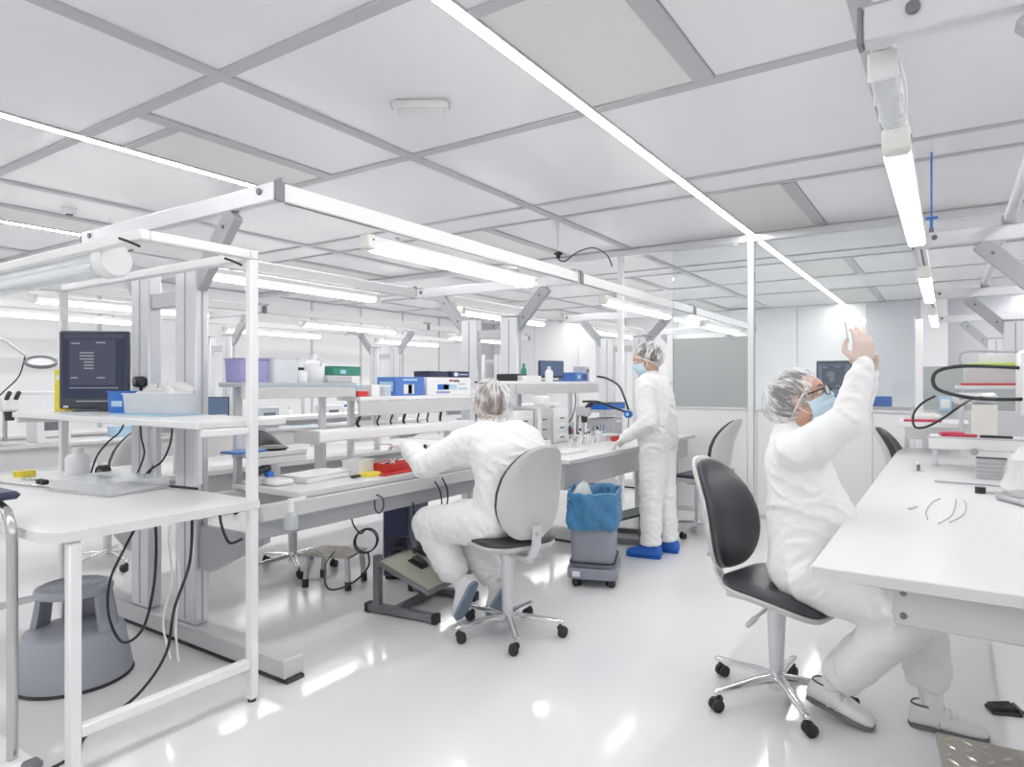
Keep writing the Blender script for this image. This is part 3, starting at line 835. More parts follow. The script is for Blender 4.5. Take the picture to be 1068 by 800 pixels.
# ---------------------------------------------------------------- people
V = Vector
def remesh(g, voxel, it, bones=None, amp=0.0, seed=0, flat=0):
    me = bpy.data.meshes.new('tmp'); me.from_pydata(g.v, [], g.f)
    bm = bmesh.new(); bm.from_mesh(me); bmesh.ops.recalc_face_normals(bm, faces=bm.faces); bm.to_mesh(me); bm.free()
    o = bpy.data.objects.new('tmp', me); C.objects.link(o)
    md = o.modifiers.new('r', 'REMESH'); md.mode = 'VOXEL'; md.voxel_size = voxel; md.adaptivity = 0
    dg = bpy.context.evaluated_depsgraph_get()
    m2 = bpy.data.meshes.new_from_object(o.evaluated_get(dg))
    bpy.data.objects.remove(o)
    n = len(m2.vertices)
    co = np.empty(n*3); m2.vertices.foreach_get('co', co); co = co.reshape(-1, 3)
    ed = np.empty(len(m2.edges)*2, dtype=np.int64); m2.edges.foreach_get('vertices', ed); ed = ed.reshape(-1, 2)
    deg = np.bincount(ed.ravel(), minlength=n).astype(float)[:, None]; deg[deg == 0] = 1
    def smooth(co, it, f=.6):
        for k in range(it):
            s = np.zeros_like(co)
            for a, b in ((0, 1), (1, 0)):
                for c in range(3):
                    s[:, c] += np.bincount(ed[:, a], co[ed[:, b], c], minlength=n)
            co = co*(1-f) + s/deg*f
        return co
    co = smooth(co, it)
    if bones and amp:
        m2.vertices.foreach_set('co', co.ravel()); m2.update()
        nr = np.empty(n*3); m2.vertices.foreach_get('normal', nr) if hasattr(m2.vertices[0], 'normal') else None
        nr = nr.reshape(-1, 3)
        best = np.full(n, 1e9); bi = np.zeros(n, int); bt = np.zeros(n)
        for i, (a, b, k) in enumerate(bones):
            a = np.array(a); d = np.array(b)-a; L2 = d.dot(d)
            t = np.clip((co-a).dot(d)/L2, 0, 1); q = np.linalg.norm(co-(a+t[:, None]*d), axis=1)
            m = q < best; best[m] = q[m]; bi[m] = i; bt[m] = t[m]
        disp = np.zeros(n)
        fr = []
        for a, b, k in bones:
            y = (V(b)-V(a)); L = y.length; y = y.normalized(); x, z = frame(y); fr.append((V(a), x, y, z, L, k))
        for i in range(n):
            a, x, y, z, L, k = fr[bi[i]]
            p = V(co[i]); r = p-a
            u, v, w = r.dot(x), r.dot(y), r.dot(z)
            nz = noise.noise((u*4+seed, v*13+u*8+w*6, w*4))*.85 + noise.noise((u*9, v*30-w*16+u*10+seed, w*9))*.30
            fold = 1-abs(nz)*2.0
            t = bt[i]; e = .45 + .55*(max(0, 1-4*t)**1 + max(0, 4*t-3)**1)
            disp[i] = amp*k*e*(fold*abs(fold)-.30)
        co = co + nr*disp[:, None]
        co = smooth(co, 1, .4)
    m2.vertices.foreach_set('co', co.ravel()); m2.update()
    return m2
def mesh_ob(name, me, m, parent):
    me.materials.clear(); me.materials.append(MATS[m])
    me.polygons.foreach_set('use_smooth', [True]*len(me.polygons))
    o = bpy.data.objects.new(name, me); C.objects.link(o); o.parent = parent
    return o
def sheet(fn, nu, nv, th):
    P = [[V(fn(i/(nu-1), j/(nv-1))) for i in range(nu)] for j in range(nv)]
    vs, fs = [], []
    N = []
    for j in range(nv):
        for i in range(nu):
            a = P[j][min(i+1, nu-1)]-P[j][max(i-1, 0)]; b = P[min(j+1, nv-1)][i]-P[max(j-1, 0)][i]
            N.append(a.cross(b).normalized())
    vs = [p for r in P for p in r]; vs = vs + [p + n_*th for p, n_ in zip(vs, N)]
    q = nu*nv
    for j in range(nv-1):
        for i in range(nu-1):
            a = j*nu+i
            fs += [(a, a+1, a+nu+1, a+nu), (q+a, q+a+nu, q+a+nu+1, q+a+1)]
    edge = [i for i in range(nu)] + [j*nu+nu-1 for j in range(1, nv)] + [(nv-1)*nu+i for i in range(nu-2, -1, -1)] + [j*nu for j in range(nv-2, 0, -1)]
    for k in range(len(edge)):
        a, b = edge[k], edge[(k+1) % len(edge)]
        fs.append((a, b, b+q, a+q))
    return vs, fs
def basis(fwd, up=(0, 0, 1)):
    f = V(fwd).normalized(); r = f.cross(V(up)).normalized(); u = r.cross(f)
    return Matrix((r, f, u)).transposed()       # columns: right, forward, up
def hand(g, wrist, d, pn, thumb, curl=(.35, .4, .45, .5), k=1.0, pinch=0.0):
    # d: along the palm, pn: palm normal, thumb: +1 / -1 side along d x pn; returns the fingertips of thumb and index
    wrist = V(wrist); d = V(d).normalized(); pn = V(pn); pn = (pn - d*pn.dot(d)).normalized(); s = d.cross(pn)*thumb
    S = lambda c, a, b: (c, s*a*k, pn*b*k)
    g.loft([S(wrist - d*.03*k, .027, .019), S(wrist, .028, .018), S(wrist + d*.03*k, .038, .018), S(wrist + d*.07*k, .043, .015), S(wrist + d*.092*k, .041, .012), S(wrist + d*.1*k, .034, .007)], 16, 2.6)
    g.ell(wrist + d*.035*k + s*.024*k + pn*.010*k, (.02*k, .02*k, .016*k))
    tips = []
    for i, (o_, L, c) in enumerate(zip((.031, .0105, -.0105, -.030), (.072, .080, .075, .060), curl)):
        p = wrist + d*(.091 - (.006 if i in (0, 3) else 0) - (.006 if i == 3 else 0))*k + s*o_*k
        a = c*.7; r0 = .0098*k if i < 3 else .0088*k
        for j, (fr_, rr) in enumerate(((.46, 1), (.30, .92), (.24, .84))):
            dd = (d*math.cos(a) + pn*math.sin(a) + s*o_*1.6*(.5 if c > .5 else 1)).normalized()
            q = p + dd*L*fr_*k
            g.cap(p, r0*rr, q, r0*(rr-.07), 10); p = q; a += c
        tips.append(p.copy())
    p = wrist + d*.028*k + s*.030*k + pn*.006*k
    q = p + (d*.62 + s*.62 + pn*(.35+.2*pinch)).normalized()*.044*k
    w = q + (d*(.9) + s*(.18-.45*pinch) + pn*(.3+.35*pinch)).normalized()*.034*k
    e = w + (d*.9 - s*(.05+.5*pinch) + pn*(.25+.3*pinch)).normalized()*.027*k
    g.cap(p, .0145*k, q, .0118*k, 10); g.cap(q, .0115*k, w, .0105*k, 10); g.cap(w, .0102*k, e, .0085*k, 10)
    return e, tips[0]
def foot(parent, name, ankle, toe, z0, kind, pitch=0.0, roll=0):
    # shoe with its sole; local y runs heel to toe
    f = V(toe); f = f.normalized(); q = Matrix.Rotation(-pitch, 3, f.cross(V((0, 0, 1))))
    b = basis(f); b = q @ b
    M = Matrix.Translation(V(ankle) - V(b.col[2])*.098) @ b.to_4x4()
    h0 = z0
    g = G(M)
    if kind == 'over':
        secs = [(-.085, .022, .05, .02), (-.078, .038, .085, .01), (-.05, .045, .11, .0), (-.01, .048, .125, .0), (.04, .050, .105, .0), (.09, .054, .08, .0), (.14, .053, .065, .0), (.175, .042, .055, .002), (.192, .022, .04, .006)]
    else:
        secs = [(-.078, .020, .05, .02), (-.070, .034, .085, .008), (-.045, .040, .098, .006), (-.005, .041, .105, .006), (.03, .042, .092, .006), (.07, .046, .074, .006), (.12, .047, .058, .006), (.16, .040, .048, .008), (.182, .022, .035, .012)]
    g.loft([((0, y, h0 + z + (hh-z)/2), (w, 0, 0), (0, 0, (hh-z)/2)) for y, w, hh, z in secs], 18, 2.5)
    m = {'over': 'blue_shoe', 'sneaker': 'shoe', 'clog': 'shoe'}[kind]
    o = ob(name, g, m, parent, 60)
    g = G(M)
    out = [(-.0, -.080), (.030, -.070), (.040, -.04), (.040, 0), (.046, .06), (.049, .11), (.044, .155), (.024, .182), (-.0, .187)]
    out = out + [(-x, y) for x, y in out[-2:0:-1]]
    if kind == 'over':
        g.prism([(x*1.06, y*1.03) for x, y in out], (0, 0, h0-.004), (1, 0, 0), (0, 1, 0), (0, 0, 1), .012)
        ob('sole', g, 'blue_shoe', o)
    else:
        g.prism(out, (0, 0, h0), (1, 0, 0), (0, 1, 0), (0, 0, 1), .016)
        ob('sole', g, 'grey_dark' if kind == 'sneaker' else 'sole_blue', o)
        if kind == 'sneaker':
            for k in range(4):
                y = .025 + k*.022; zt = .101 - k*.0115
                ob('lace', G(M).tube([(-.026, y, h0+zt-.010), (-.012, y+.003, h0+zt), (.012, y+.003, h0+zt), (.026, y, h0+zt-.010)], .0032, 6, 3), 'white', o)
            for sx in (-1, 1):
                for k in range(2):
                    ob('side_stripe', G(M).bar((sx*.0435, .02+.03*k, h0+.02), (sx*.034, .035+.03*k, h0+.075), .004, .008), 'edge', o)
                ob('collar', G(M).tube([(sx*.003, -.068, h0+.088), (sx*.026, -.055, h0+.092), (sx*.034, -.02, h0+.092), (sx*.033, .012, h0+.10)], .004, 6, 4), 'navy_case', o)
    return o

def person(label, base, J, head, torso_fwd, hair, hands, feet, skin_glove, extras=(), seed=0, baggy=1.0, mask=True, glasses=False, net=1.0, belly=0.0, LB=1.0, hem=(.05, .066), dx=(0, 0, 0), wide=1.0):
    t = thing('person', label, 'person', base)
    o = V(base); P = {k: V(v)-o+(V(dx) if k[0] not in 'ka' else V((0, 0, 0))) for k, v in J.items()}
    hp = V(head[0])-o+V(dx); HB = basis(head[1], head[2] if len(head) > 2 else (0, 0, 1)); HM = Matrix.Translation(hp) @ HB.to_4x4()
    tf = V(torso_fwd).normalized()
    H, N = P['hip'], P['neck']
    up = (N-H).normalized(); side = (P['sr']-P['sl']).normalized()*wide; hs = (P['hr']-P['hl']).normalized()
    fr = up.cross(side.normalized()); fr = -fr if fr.dot(tf) < 0 else fr
    hf = V((0, 0, 1)).cross(hs); hf = -hf if hf.dot(tf) < 0 else hf
    bend = P.get('mid', (H+N)/2) - (H+N)/2
    def sp(k): return H.lerp(N, k) + bend*(4*k*(1-k))
    # ---- body (skin): one continuous surface
    b = G()
    b.loft([(sp(-.08), hs*.10, hf*.08), (sp(.1), hs*.14, hf*.10), (sp(.4), side*.12, fr*.09), (sp(.75), side*.14, fr*.095), (sp(.95), side*.11, fr*.07), (sp(1.0), side*.06, fr*.055)], 18, 2.2)
    b.cap(sp(.97), .055, hp + HB @ V((0, -.022, -.055)), .052)
    hd = lambda c, r: b.ell(hp + HB @ V(c), r, HB)
    hd((0, -.018, .032), (.074, .094, .086)); hd((0, .022, -.035), (.060, .066, .080)); hd((0, .060, -.092), (.028, .022, .020))
    hd((0, .055, .03), (.058, .040, .050)); hd((0, .062, -.055), (.036, .030, .032))
    for sx in (-1, 1):
        hd((sx*.037, .056, -.022), (.022, .024, .022)); hd((sx*.077, -.008, -.010), (.010, .020, .031)); hd((sx*.058, .0, -.06), (.016, .04, .03))
    b.cap(hp + HB @ V((0, .088, .008)), .009, hp + HB @ V((0, .107, -.028)), .0135, 10)
    for sx in (-1, 1):
        b.ell(hp + HB @ V((sx*.012, .098, -.032)), (.009, .010, .008), HB)
        b.cap(hp + HB @ V((sx*.014, .086, .026)), .009, hp + HB @ V((sx*.044, .074, .026)), .008, 8)
    b.cap(hp + HB @ V((-.016, .088, -.066)), .007, hp + HB @ V((.016, .088, -.066)), .007, 8)
    b.cap(hp + HB @ V((-.014, .085, -.077)), .008, hp + HB @ V((.014, .085, -.077)), .008, 8)
    for q in 'lr':
        b.cap(P['s'+q].lerp(sp(.92), .5), .05, P['s'+q], .045); b.cap(P['s'+q], .042, P['e'+q], .036); b.cap(P['e'+q], .034, P['w'+q], .026)
        b.cap(P['h'+q], .075, P['k'+q], .05); b.cap(P['k'+q], .05, P['a'+q], .035); b.cap(P['a'+q], .030, P['a'+q]+(P['a'+q]-P['k'+q]).normalized()*.02, .026)
        if q in hands:
            hd_ = hands[q]
            hd_['tips'] = hand(b, P['w'+q], hd_['d'], hd_['pn'], hd_['thumb'], hd_.get('curl', (.35, .4, .45, .5)), hd_.get('k', 1.0), hd_.get('pinch', 0))
    me = remesh(b, .0050, 2)
    body = mesh_ob('body', me, 'skin', t)
    me.materials.append(MATS[skin_glove])
    cen = np.empty(len(me.polygons)*3); me.polygons.foreach_get('center', cen); cen = cen.reshape(-1, 3)
    mi = np.zeros(len(cen), int)
    for q in hands:
        w = np.array(P['w'+q]); d = np.array(V(hands[q]['d']).normalized())
        mi[(np.linalg.norm(cen-w, axis=1) < .26) & ((cen-w).dot(d) > -.05)] = 1
    hd0 = np.array(hp); mi[np.linalg.norm(cen-hd0, axis=1) < .16] = 0
    me.polygons.foreach_set('material_index', mi)
    for sx in (-1, 1):
        e = ob('eye', G().ell(hp + HB @ V((sx*.031, .0775, .006)), (.0125, .0125, .0125), HB), 'eye', body)
        ob('eyebrow', G(HM).tube([(sx*.016, .094, .028), (sx*.032, .091, .033), (sx*.046, .081, .029)], [.003, .0035, .002], 6), hair, body)
        ob('iris', G().ell(hp + HB @ V((sx*.031, .0868, .005)), (.0055, .0042, .0055), HB, 10, 6), 'iris', body)
    # ---- coverall
    B = baggy; c = G()
    bl = belly
    c.loft([(sp(-.16), hs*.09*B, hf*.07*B), (sp(-.08), hs*.165*B, hf*.125*B), (sp(.06), hs*.185*B, hf*.140*B), (sp(.24)+fr*bl*.6, side*.172*B, fr*(.132+bl*.6)*B), (sp(.42)+fr*bl, side*.170*B, fr*(.130+bl)*B), (sp(.66)+fr*bl*.4, side*.180*B, fr*.128*B), (sp(.84), side*.172*B, fr*.112*B), (sp(.95), side*.125*B, fr*.085*B), (sp(1.02), side*.075, fr*.07), (sp(1.06), side*.066, fr*.064)], 22, 2.25)
    bones = [(sp(0), sp(.5), 1.0), (sp(.5), sp(1), .8)]
    for q in 'lr':
        S_, E_, W_ = P['s'+q], P['e'+q], P['w'+q]
        c.cap(S_.lerp(sp(.86), .55), .085*B, S_, .076*B); c.cap(S_, .076*B, E_, .066*B); c.cap(S_.lerp(sp(.62), .55), .07*B, S_.lerp(E_, .6), .06*B); c.cap(E_, .062*B, E_.lerp(W_, .8), .047*B); c.cap(E_.lerp(W_, .8), .047*B, W_, .036)
        Hh, K_, A_ = P['h'+q], P['k'+q], P['a'+q]
        c.cap(Hh, .112*LB, K_, .088*LB); c.cap(K_, .089*LB, K_.lerp(A_, .72), .080*LB); dk = (K_-A_).normalized(); c.cyl(K_.lerp(A_, .5), A_ + dk*hem[0], .080*LB, hem[1], 18)
        bones += [(S_, E_, .9), (E_, W_, 1.0), (Hh, K_, 1.0), (K_, A_, 1.25)]
    me = remesh(c, .0085, 9, bones, .014, seed)
    cv = mesh_ob('coverall', me, 'coverall', t)
    for q in 'lr':   # cuffs and hems
        if q in hands:
            d = (P['w'+q]-P['e'+q]).normalized()
            ob('cuff', G().cyl(P['w'+q]-d*.045, P['w'+q]+d*.012, .037, .034, 18), 'coverall', cv)
        A_ = P['a'+q]; d = (A_-P['k'+q]).normalized()
        ob('sock', G().cap(A_ - d*.09, .043, A_ + d*.045, .039, 16), 'sock', t)
    ob('collar', G().rings([[sp(k) + (side*math.cos(a)*w + fr*math.sin(a)*w*.98) for a in np.linspace(0, 2*PI, 24, endpoint=False)] for k, w in ((.99, .080), (1.05, .070), (1.085, .066), (1.085, .060), (1.02, .055))]), 'coverall', cv)
    # ---- hair under a bouffant net
    T = Matrix.Rotation(R(44), 3, 'X')
    g = G(HM); g.ell((0, -.034, .024), (.080, .108, .094), T, 20, 14); ob('hair', g, hair, t)
    g = G()
    g.ell((0, 0, 0), (1, 1, 1), None, 64, 44)
    vs = []
    for p in g.v:
        p = V(p); az = math.atan2(p.y, p.x)
        r = 1.02 + .018*math.sin(az*23 + noise.noise(p*2+V((seed, 0, 0)))*5)*(1-abs(p.z))**.5 + .07*noise.noise(p*1.7 + V((seed*3.1, 0, 0))) + .015*noise.noise(p*5 + V((seed, 2, 0)))
        r += (.10*max(0, -p.y) + .05*max(0, p.z))*net
        r *= 1.0 + .085*(net-1)
        q = T @ V((p.x*.090*r, p.y*.118*r, p.z*.100*r))
        vs.append(HM @ (q + V((0, -.034, .022))))
    nn = ob('hair_net', (vs, g.f), 'hair_net', t, 180)
    uv = nn.data.uv_layers.new(name='UVMap')
    for lp in nn.data.loops:
        p = g.v[lp.vertex_index]; az = math.atan2(p[1], p[0])
        uv.data[lp.index].uv = (abs(az)/PI + seed, math.asin(max(-1, min(1, p[2])))/PI + .5)
    g = G(HM)
    g.tube([T @ V((.0835*math.cos(a), .107*math.sin(a), -.046)) + V((0, -.033, .022)) for a in np.linspace(0, 2*PI, 40, endpoint=False)], .004, 6, closed=True)
    ob('elastic_band', g, 'white', nn)
    # ---- surgical mask
    if mask:
        def mf(u, v):
            th = (u-.5)*2*R(73); z = -.006 - .112*v
            ry = .120 - .016*abs(v-.40)*2 - (.035*max(0, v-.7)/.3); rx = .079 - .012*max(0, v-.6)/.4
            nose = .006*math.exp(-(th/.25)**2)*math.exp(-((v-.15)/.25)**2)
            pl = .0065*((v*3.6+.2) % 1.0)*(math.cos(th)**.7)
            z += .010*math.exp(-(th/.35)**2)*(1-v) - .042*(1-math.cos(th))*(.5-v)*1.2
            return (rx*math.sin(th), -.006 + (ry+nose+pl)*math.cos(th)**.9 if math.cos(th) > 0 else 0, z)
        vs, fs = sheet(mf, 29, 25, .0025)
        mo = ob('face_mask', ([HM @ V(p) for p in vs], fs), 'mask', t, 50)
        for sx in (-1, 1):
            for z in (-.008, -.098):
                g = G(HM).tube([(sx*.069, .040, z*.62-.018), (sx*.078, .010, z*.5-.006), (sx*.083, -.016, z*.2+.0)], .0018, 6, 4)
                ob('ear_loop', g, 'white', mo)
    if glasses:
        go = ob('glasses', G(HM).tube([(-.010, .112, .010), (0, .115, .013), (.010, .112, .010)], .0024, 8, 3), 'black', t)
        for sx in (-1, 1):
            rim = [(sx*(.034+x), .112 - (abs(x+.0)*.25 if x > 0 else 0), .004+z) for x, z in rrect(.050, .038, .012, 4)]
            ob('rim', G(HM).tube(rim, .0026, 8, closed=True), 'black', go)
            ob('lens', G(HM).rings([[(p[0], p[1]+d_, p[2]) for p in rim] for d_ in (-.0006, .0006)]), 'clear', go)
            ob('temple', G(HM).bar((sx*.059, .104, .012), (sx*.083, -.012, .008), .003, .006), 'black', go)
    for q, (kind, toe, pitch, z0, off) in feet.items():
        A_ = P['a'+q]
        foot(t, {'over': 'overshoe', 'sneaker': 'shoe', 'clog': 'shoe'}[kind], A_ + V(off), toe, z0, kind, pitch)
    return t, P, HM

hm = dict(r=dict(d=(.02, .08, 1), pn=(-.45, .85, .1), thumb=1, curl=(.40, .46, .52, .58), pinch=.9), l=dict(d=(.10, -.45, .85), pn=(-.35, -.9, -.3), thumb=-1, curl=(.5, .6, .7, .8), pinch=.5, k=.95))
man, MP, MH = person('seated man in white coverall, blue mask and dark-framed glasses, arms raised to the light',
    (-.55, 2.97, 0),
    dict(hip=(-.53, 2.97, .605), neck=(-.59, 2.985, 1.165), mid=(-.545, 2.97, .88), sl=(-.55, 3.155, 1.10), sr=(-.545, 2.81, 1.10), el=(-.375, 3.09, 1.225), er=(-.355, 2.815, 1.235), wl=(-.300, 2.965, 1.42), wr=(-.308, 2.85, 1.45),
         hl=(-.51, 3.07, .60), hr=(-.51, 2.87, .60), kl=(-.10, 3.06, .49), kr=(-.11, 2.82, .50), al=(-.055, 3.06, .115), ar=(-.40, 2.945, .125)),
    ((-.545, 2.99, 1.315), (.93, -.06, .34), (-.34, 0, .94)), (1, 0, 0), 'hair_grey', hm,
    dict(r=('sneaker', (.97, -.22, 0), R(10), .0, (.0, .0, .008)), l=('sneaker', (1, .05, 0), 0, 0, (0, 0, -.017))), 'glove', seed=3, glasses=True, belly=.03, dx=(.035, 0, -.03), baggy=1.06, LB=1.06, hem=(.055, .078), net=1.5)
e, i = hm['r']['tips']; m_ = (e+i)/2 + V((-.55, 2.97, 0))
t = thing('tweezers', 'thin steel tweezers pinched in the raised glove of the seated man', 'tweezers', m_)
for s in (-1, 1):
    ob('prong', G().bar((s*.003, 0, -.03), (-.012+s*.0006, 0, .05), .003, .0014), 'grey_dark', t)

hw = dict(l=dict(d=(-.95, .15, .05), pn=(.1, .1, -1), thumb=-1, curl=(.3, .35, .4, .45), pinch=.3), r=dict(d=(-.95, -.2, -.1), pn=(0, 0, -1), thumb=1))
woman, WP, WH = person('seated woman in white coverall and hair net, her back to us at the near bench',
    (-2.02, 2.97, 0),
    dict(hip=(-2.0, 2.97, .62), neck=(-2.13, 3.035, 1.125), mid=(-1.975, 2.985, .90), sl=(-2.185, 2.855, 1.03), sr=(-2.035, 3.215, 1.03), el=(-2.40, 2.765, .90), er=(-2.30, 3.30, .90), wl=(-2.615, 2.84, .985), wr=(-2.55, 3.20, .96),
         hl=(-2.02, 2.86, .61), hr=(-2.0, 3.06, .61), kl=(-2.45, 2.86, .55), kr=(-2.42, 3.13, .55), al=(-2.28, 2.91, .235), ar=(-2.15, 3.06, .22)),
    ((-2.18, 3.05, 1.215), (-.84, .40, -.40)), (-1, .3, 0), 'hair_brown', hw,
    dict(l=('clog', (-.95, .1, 0), R(62), .0, (0, 0, 0)), r=('clog', (-.95, .2, 0), R(56), 0, (0, 0, 0))), 'glove_white', seed=8, baggy=1.16, net=2.6, LB=1.14, hem=(.02, .062), wide=1.12)
single('cloth', G().rings([[(x*k, y*k, z + noise.noise((x*30, y*30, 1))*.012) for x, y in rrect(.12, .09, .03, 5)] for z, k in ((-.004, .9), (.004, 1), (.012, .9), (.014, .3))]), 'paper', 'folded white wipe held in the left hand of the seated woman', 'cloth', (-2.775, 2.87, .99), .3)

hs_ = dict(l=dict(d=(-.80, .12, -.52), pn=(-.35, .2, -.9), thumb=-1, curl=(.3, .34, .4, .45)), r=dict(d=(-.85, -.1, -.4), pn=(-.2, 0, -.95), thumb=1))
stand, SP, SH = person('standing person in white coverall, blue overshoes and mask leaning over the far bench',
    (-1.905, 4.980, 0),
    dict(hip=(-1.910, 4.970, .90), neck=(-1.965, 4.970, 1.405), mid=(-1.920, 4.970, 1.16), sl=(-1.945, 4.805, 1.335), sr=(-1.935, 5.140, 1.335), el=(-1.890, 4.745, 1.06), er=(-1.945, 5.200, 1.06), wl=(-2.120, 4.790, .92), wr=(-2.185, 5.120, .92),
         hl=(-1.910, 4.890, .87), hr=(-1.905, 5.050, .87), kl=(-1.930, 4.880, .48), kr=(-1.895, 5.070, .48), al=(-1.920, 4.850, .10), ar=(-1.865, 5.090, .10)),
    ((-2.005, 4.965, 1.545), (-.86, -.26, -.40)), (-1, -.05, 0), 'hair_dark', hs_,
    dict(l=('over', (-1, -.12, 0), 0, 0.004, (0, 0, 0)), r=('over', (-1, .05, 0), 0, 0.004, (0, 0, 0))), 'glove_white', seed=14, baggy=1.08, LB=1.05, hem=(.0, .075))
# ---------------------------------------------------------------- things on the benches
NTHS = ['first', 'second', 'third', 'fourth', 'fifth', 'sixth', 'seventh', 'eighth']
def boxt(name, label, cat, c, size, m, bev=.004, rz=0.0, lid=None, prints=(), group=None):
    # a closed box standing at c (bottom centre) with optional lid (material) and flat prints (face, u, v, w, h, material)
    t = thing(name, label, cat, c, rz, group)
    w, d, h = size
    hl = h*.86 if lid else h
    ob('body', G().box((0, 0, hl/2), (w, d, hl), bev), m, t)
    if lid: ob('lid', G().box((0, 0, hl+(h-hl)/2+.0005), (w*1.02, d*1.02, h-hl), bev), lid, t)
    for f, u, v, pw, ph, pm in prints:
        e = .0012
        if f == 'x+': q, s = (w/2+e/2, u*d/2, v*h), (e, pw*d, ph*h)
        elif f == 'y-': q, s = (u*w/2, -d/2-e/2, v*h), (pw*w, e, ph*h)
        else: q, s = (u*w/2, v*d/2, h+e/2), (pw*w, ph*d, e)
        ob('print', G().box(q, s), pm, t)
    return t
def bottle(label, c, r, h, cap='white', body='bottle', group=None, handle=False, name='bottle'):
    t = thing(name, label, 'bottle', c, 0, group)
    ob('body', G().lathe([(0, 0), (r*.94, 0), (r, h*.03), (r, h*.62), (r*.8, h*.74), (r*.42, h*.80), (r*.40, h*.86), (0, h*.86)], n=18), body, t)
    ob('cap', G().lathe([(0, h*.83), (r*.46, h*.83), (r*.46, h), (0, h)], n=14), cap, t)
    if handle: ob('handle', G().tube([(r*.4, 0, h*.84), (r*1.05, 0, h*.80), (r*1.1, 0, h*.66), (r*.9, 0, h*.6)], r*.13, 8, 4), body, t)
    return t
def tray(name, label, cat, c, size, m, th=.004, rz=0.0, group=None):
    # open box
    t = thing(name, label, cat, c, rz, group); w, d, h = size
    g = G(); o_ = rrect(w, d, min(w, d)*.12, 3); i_ = rrect(w-2*th, d-2*th, min(w, d)*.11, 3)
    g.rings([[(x*.95, y*.95, 0) for x, y in o_], [(x, y, h) for x, y in o_], [(x, y, h) for x, y in i_], [(x*.95, y*.95, th) for x, y in i_]])
    ob('tub', g, m, t)
    ob('rim', G().tube([(x, y, h-.003) for x, y in rrect(w+.004, d+.004, min(w, d)*.12, 3)], .004, 6, closed=True), m, t)
    return t
def cable(label, pts, r=.0045, m='black', sm=6, name='cable', cat='cable', group=None):
    p0 = V(pts[0]); g = G().tube([V(p)-p0 for p in pts], r, 8, sm)
    return single(name, g, m, label, cat, p0, 0, group, 60)
def monitor(label, c, w, h, rz, screen='screen_dim', details=True, base_h=.03, tilt=0.0):
    t = thing('monitor', label, 'monitor', c, rz)       # local: the screen faces -y
    Rm = Matrix.Rotation(tilt, 3, 'X')
    ob('casing', G().box((0, .012, base_h+h/2), (w, .03, h), .006).box((0, .035, base_h+h/2), (w*.6, .03, h*.5), .01), 'screen_body', t)
    sc = ob('screen', G().box((0, -.0035, base_h+h*.55), (w*.90, .002, h*.82)), screen, t)
    ob('foot', G().box((0, .03, .006), (w*.5, .16, .012), .004).box((0, .04, base_h*.7+.03), (.05, .02, base_h*1.4+.06), .003), 'screen_body', t)
    if details:
        ob('window_panel', G().box((-.02*w, -.0052, base_h+h*.60), (w*.66, .001, h*.58)), 'screen_panel', sc)
        for i, (u, v, pw) in enumerate(((-.26, .84, .12), (.1, .85, .14), (-.1, .72, .20), (-.1, .68, .20), (-.1, .64, .20), (-.07, .60, .14), (-.07, .56, .14), (-.07, .52, .14), (-.28, .40, .10), (.10, .40, .12))):
            ob('text_line', G().box((u*w, -.0062, base_h+h*v), (pw*w, .0008, h*.018)), 'screen_line', sc)
        ob('title_bar', G().box((0, -.0052, base_h+h*.93), (w*.86, .001, h*.05)), 'screen_panel', sc)
        ob('lower_bar', G().box((0, -.0052, base_h+h*.27), (w*.70, .001, h*.012)), 'screen_line', sc)
        ob('bezel_strip', G().box((0.02, -.0038, base_h+h*.10), (w*.62, .001, h*.012)), 'grey_light', t)
        ob('sticker', G().box((-w*.40, -.0038, base_h+h*.03), (w*.07, .001, h*.03)), 'paper', t)
    return t

# --- white rack, shelf level (top 1.194)
ZS = 1.1945
monitor('dark upright monitor with text screen on the white rack shelf', (-4.02, 1.80, ZS), .37, .44, R(40), base_h=.012)
boxt('file_box', 'yellow upright file box left of the dark monitor', 'box', (-4.22, 1.745, ZS), (.075, .10, .235), 'yellow', .003, R(25), prints=(('y-', 0, .8, .6, .12, 'paper'),))
t = tray('storage_bin', 'small blue open bin on the white rack shelf', 'bin', (-3.62, 1.79, ZS), (.17, .13, .115), 'blue', rz=R(10))
ob('label_holder', G().box((0, -.067, .05), (.08, .003, .03)), 'blue_light', t)
t = tray('plastic_tub', 'clear tub with crumpled wrap right of the small blue bin', 'tub', (-3.28, 1.775, ZS+.0065), (.34, .17, .10), 'translucent', rz=R(12))
random.seed(2)
g = G(); rs = []
for z, k in ((.005, .9), (.06, .98), (.10, .98), (.125, .7), (.128, .2)):
    rs.append([(x*k, y*k, z + noise.noise((x*16, y*16, z*5))*.05*(z > .05)) for x, y in rrect(.32, .15, .03, 7)])
ob('crumpled_wrap', g.rings(rs), 'plastic_bag', t)
single('sheet', G().box((0, 0, .003), (.40, .20, .006), .001), 'blue_light', 'flat pale blue sheet under the clear tub on the rack shelf', 'sheet', (-3.26, 1.74, ZS), R(12))
t = thing('webcam', 'black webcam on stand behind the small blue bin', 'camera', (-3.70, 1.895, ZS))
ob('stand', G().box((0, 0, .006), (.09, .05, .012), .003).cyl((0, 0, .01), (0, 0, .14), .008), 'black', t)
ob('head', G().box((0, -.01, .165), (.075, .05, .06), .012), 'black', t)
ob('lens', G().cyl((0, -.035, .165), (0, -.042, .165), .016, n=14), 'grey_dark', t)
single('keyboard', G().box((0, 0, .012), (.26, .07, .022), .004), 'black', 'black slim bar device beside the monitor on the rack shelf', 'device', (-3.80, 1.83, ZS), R(10))
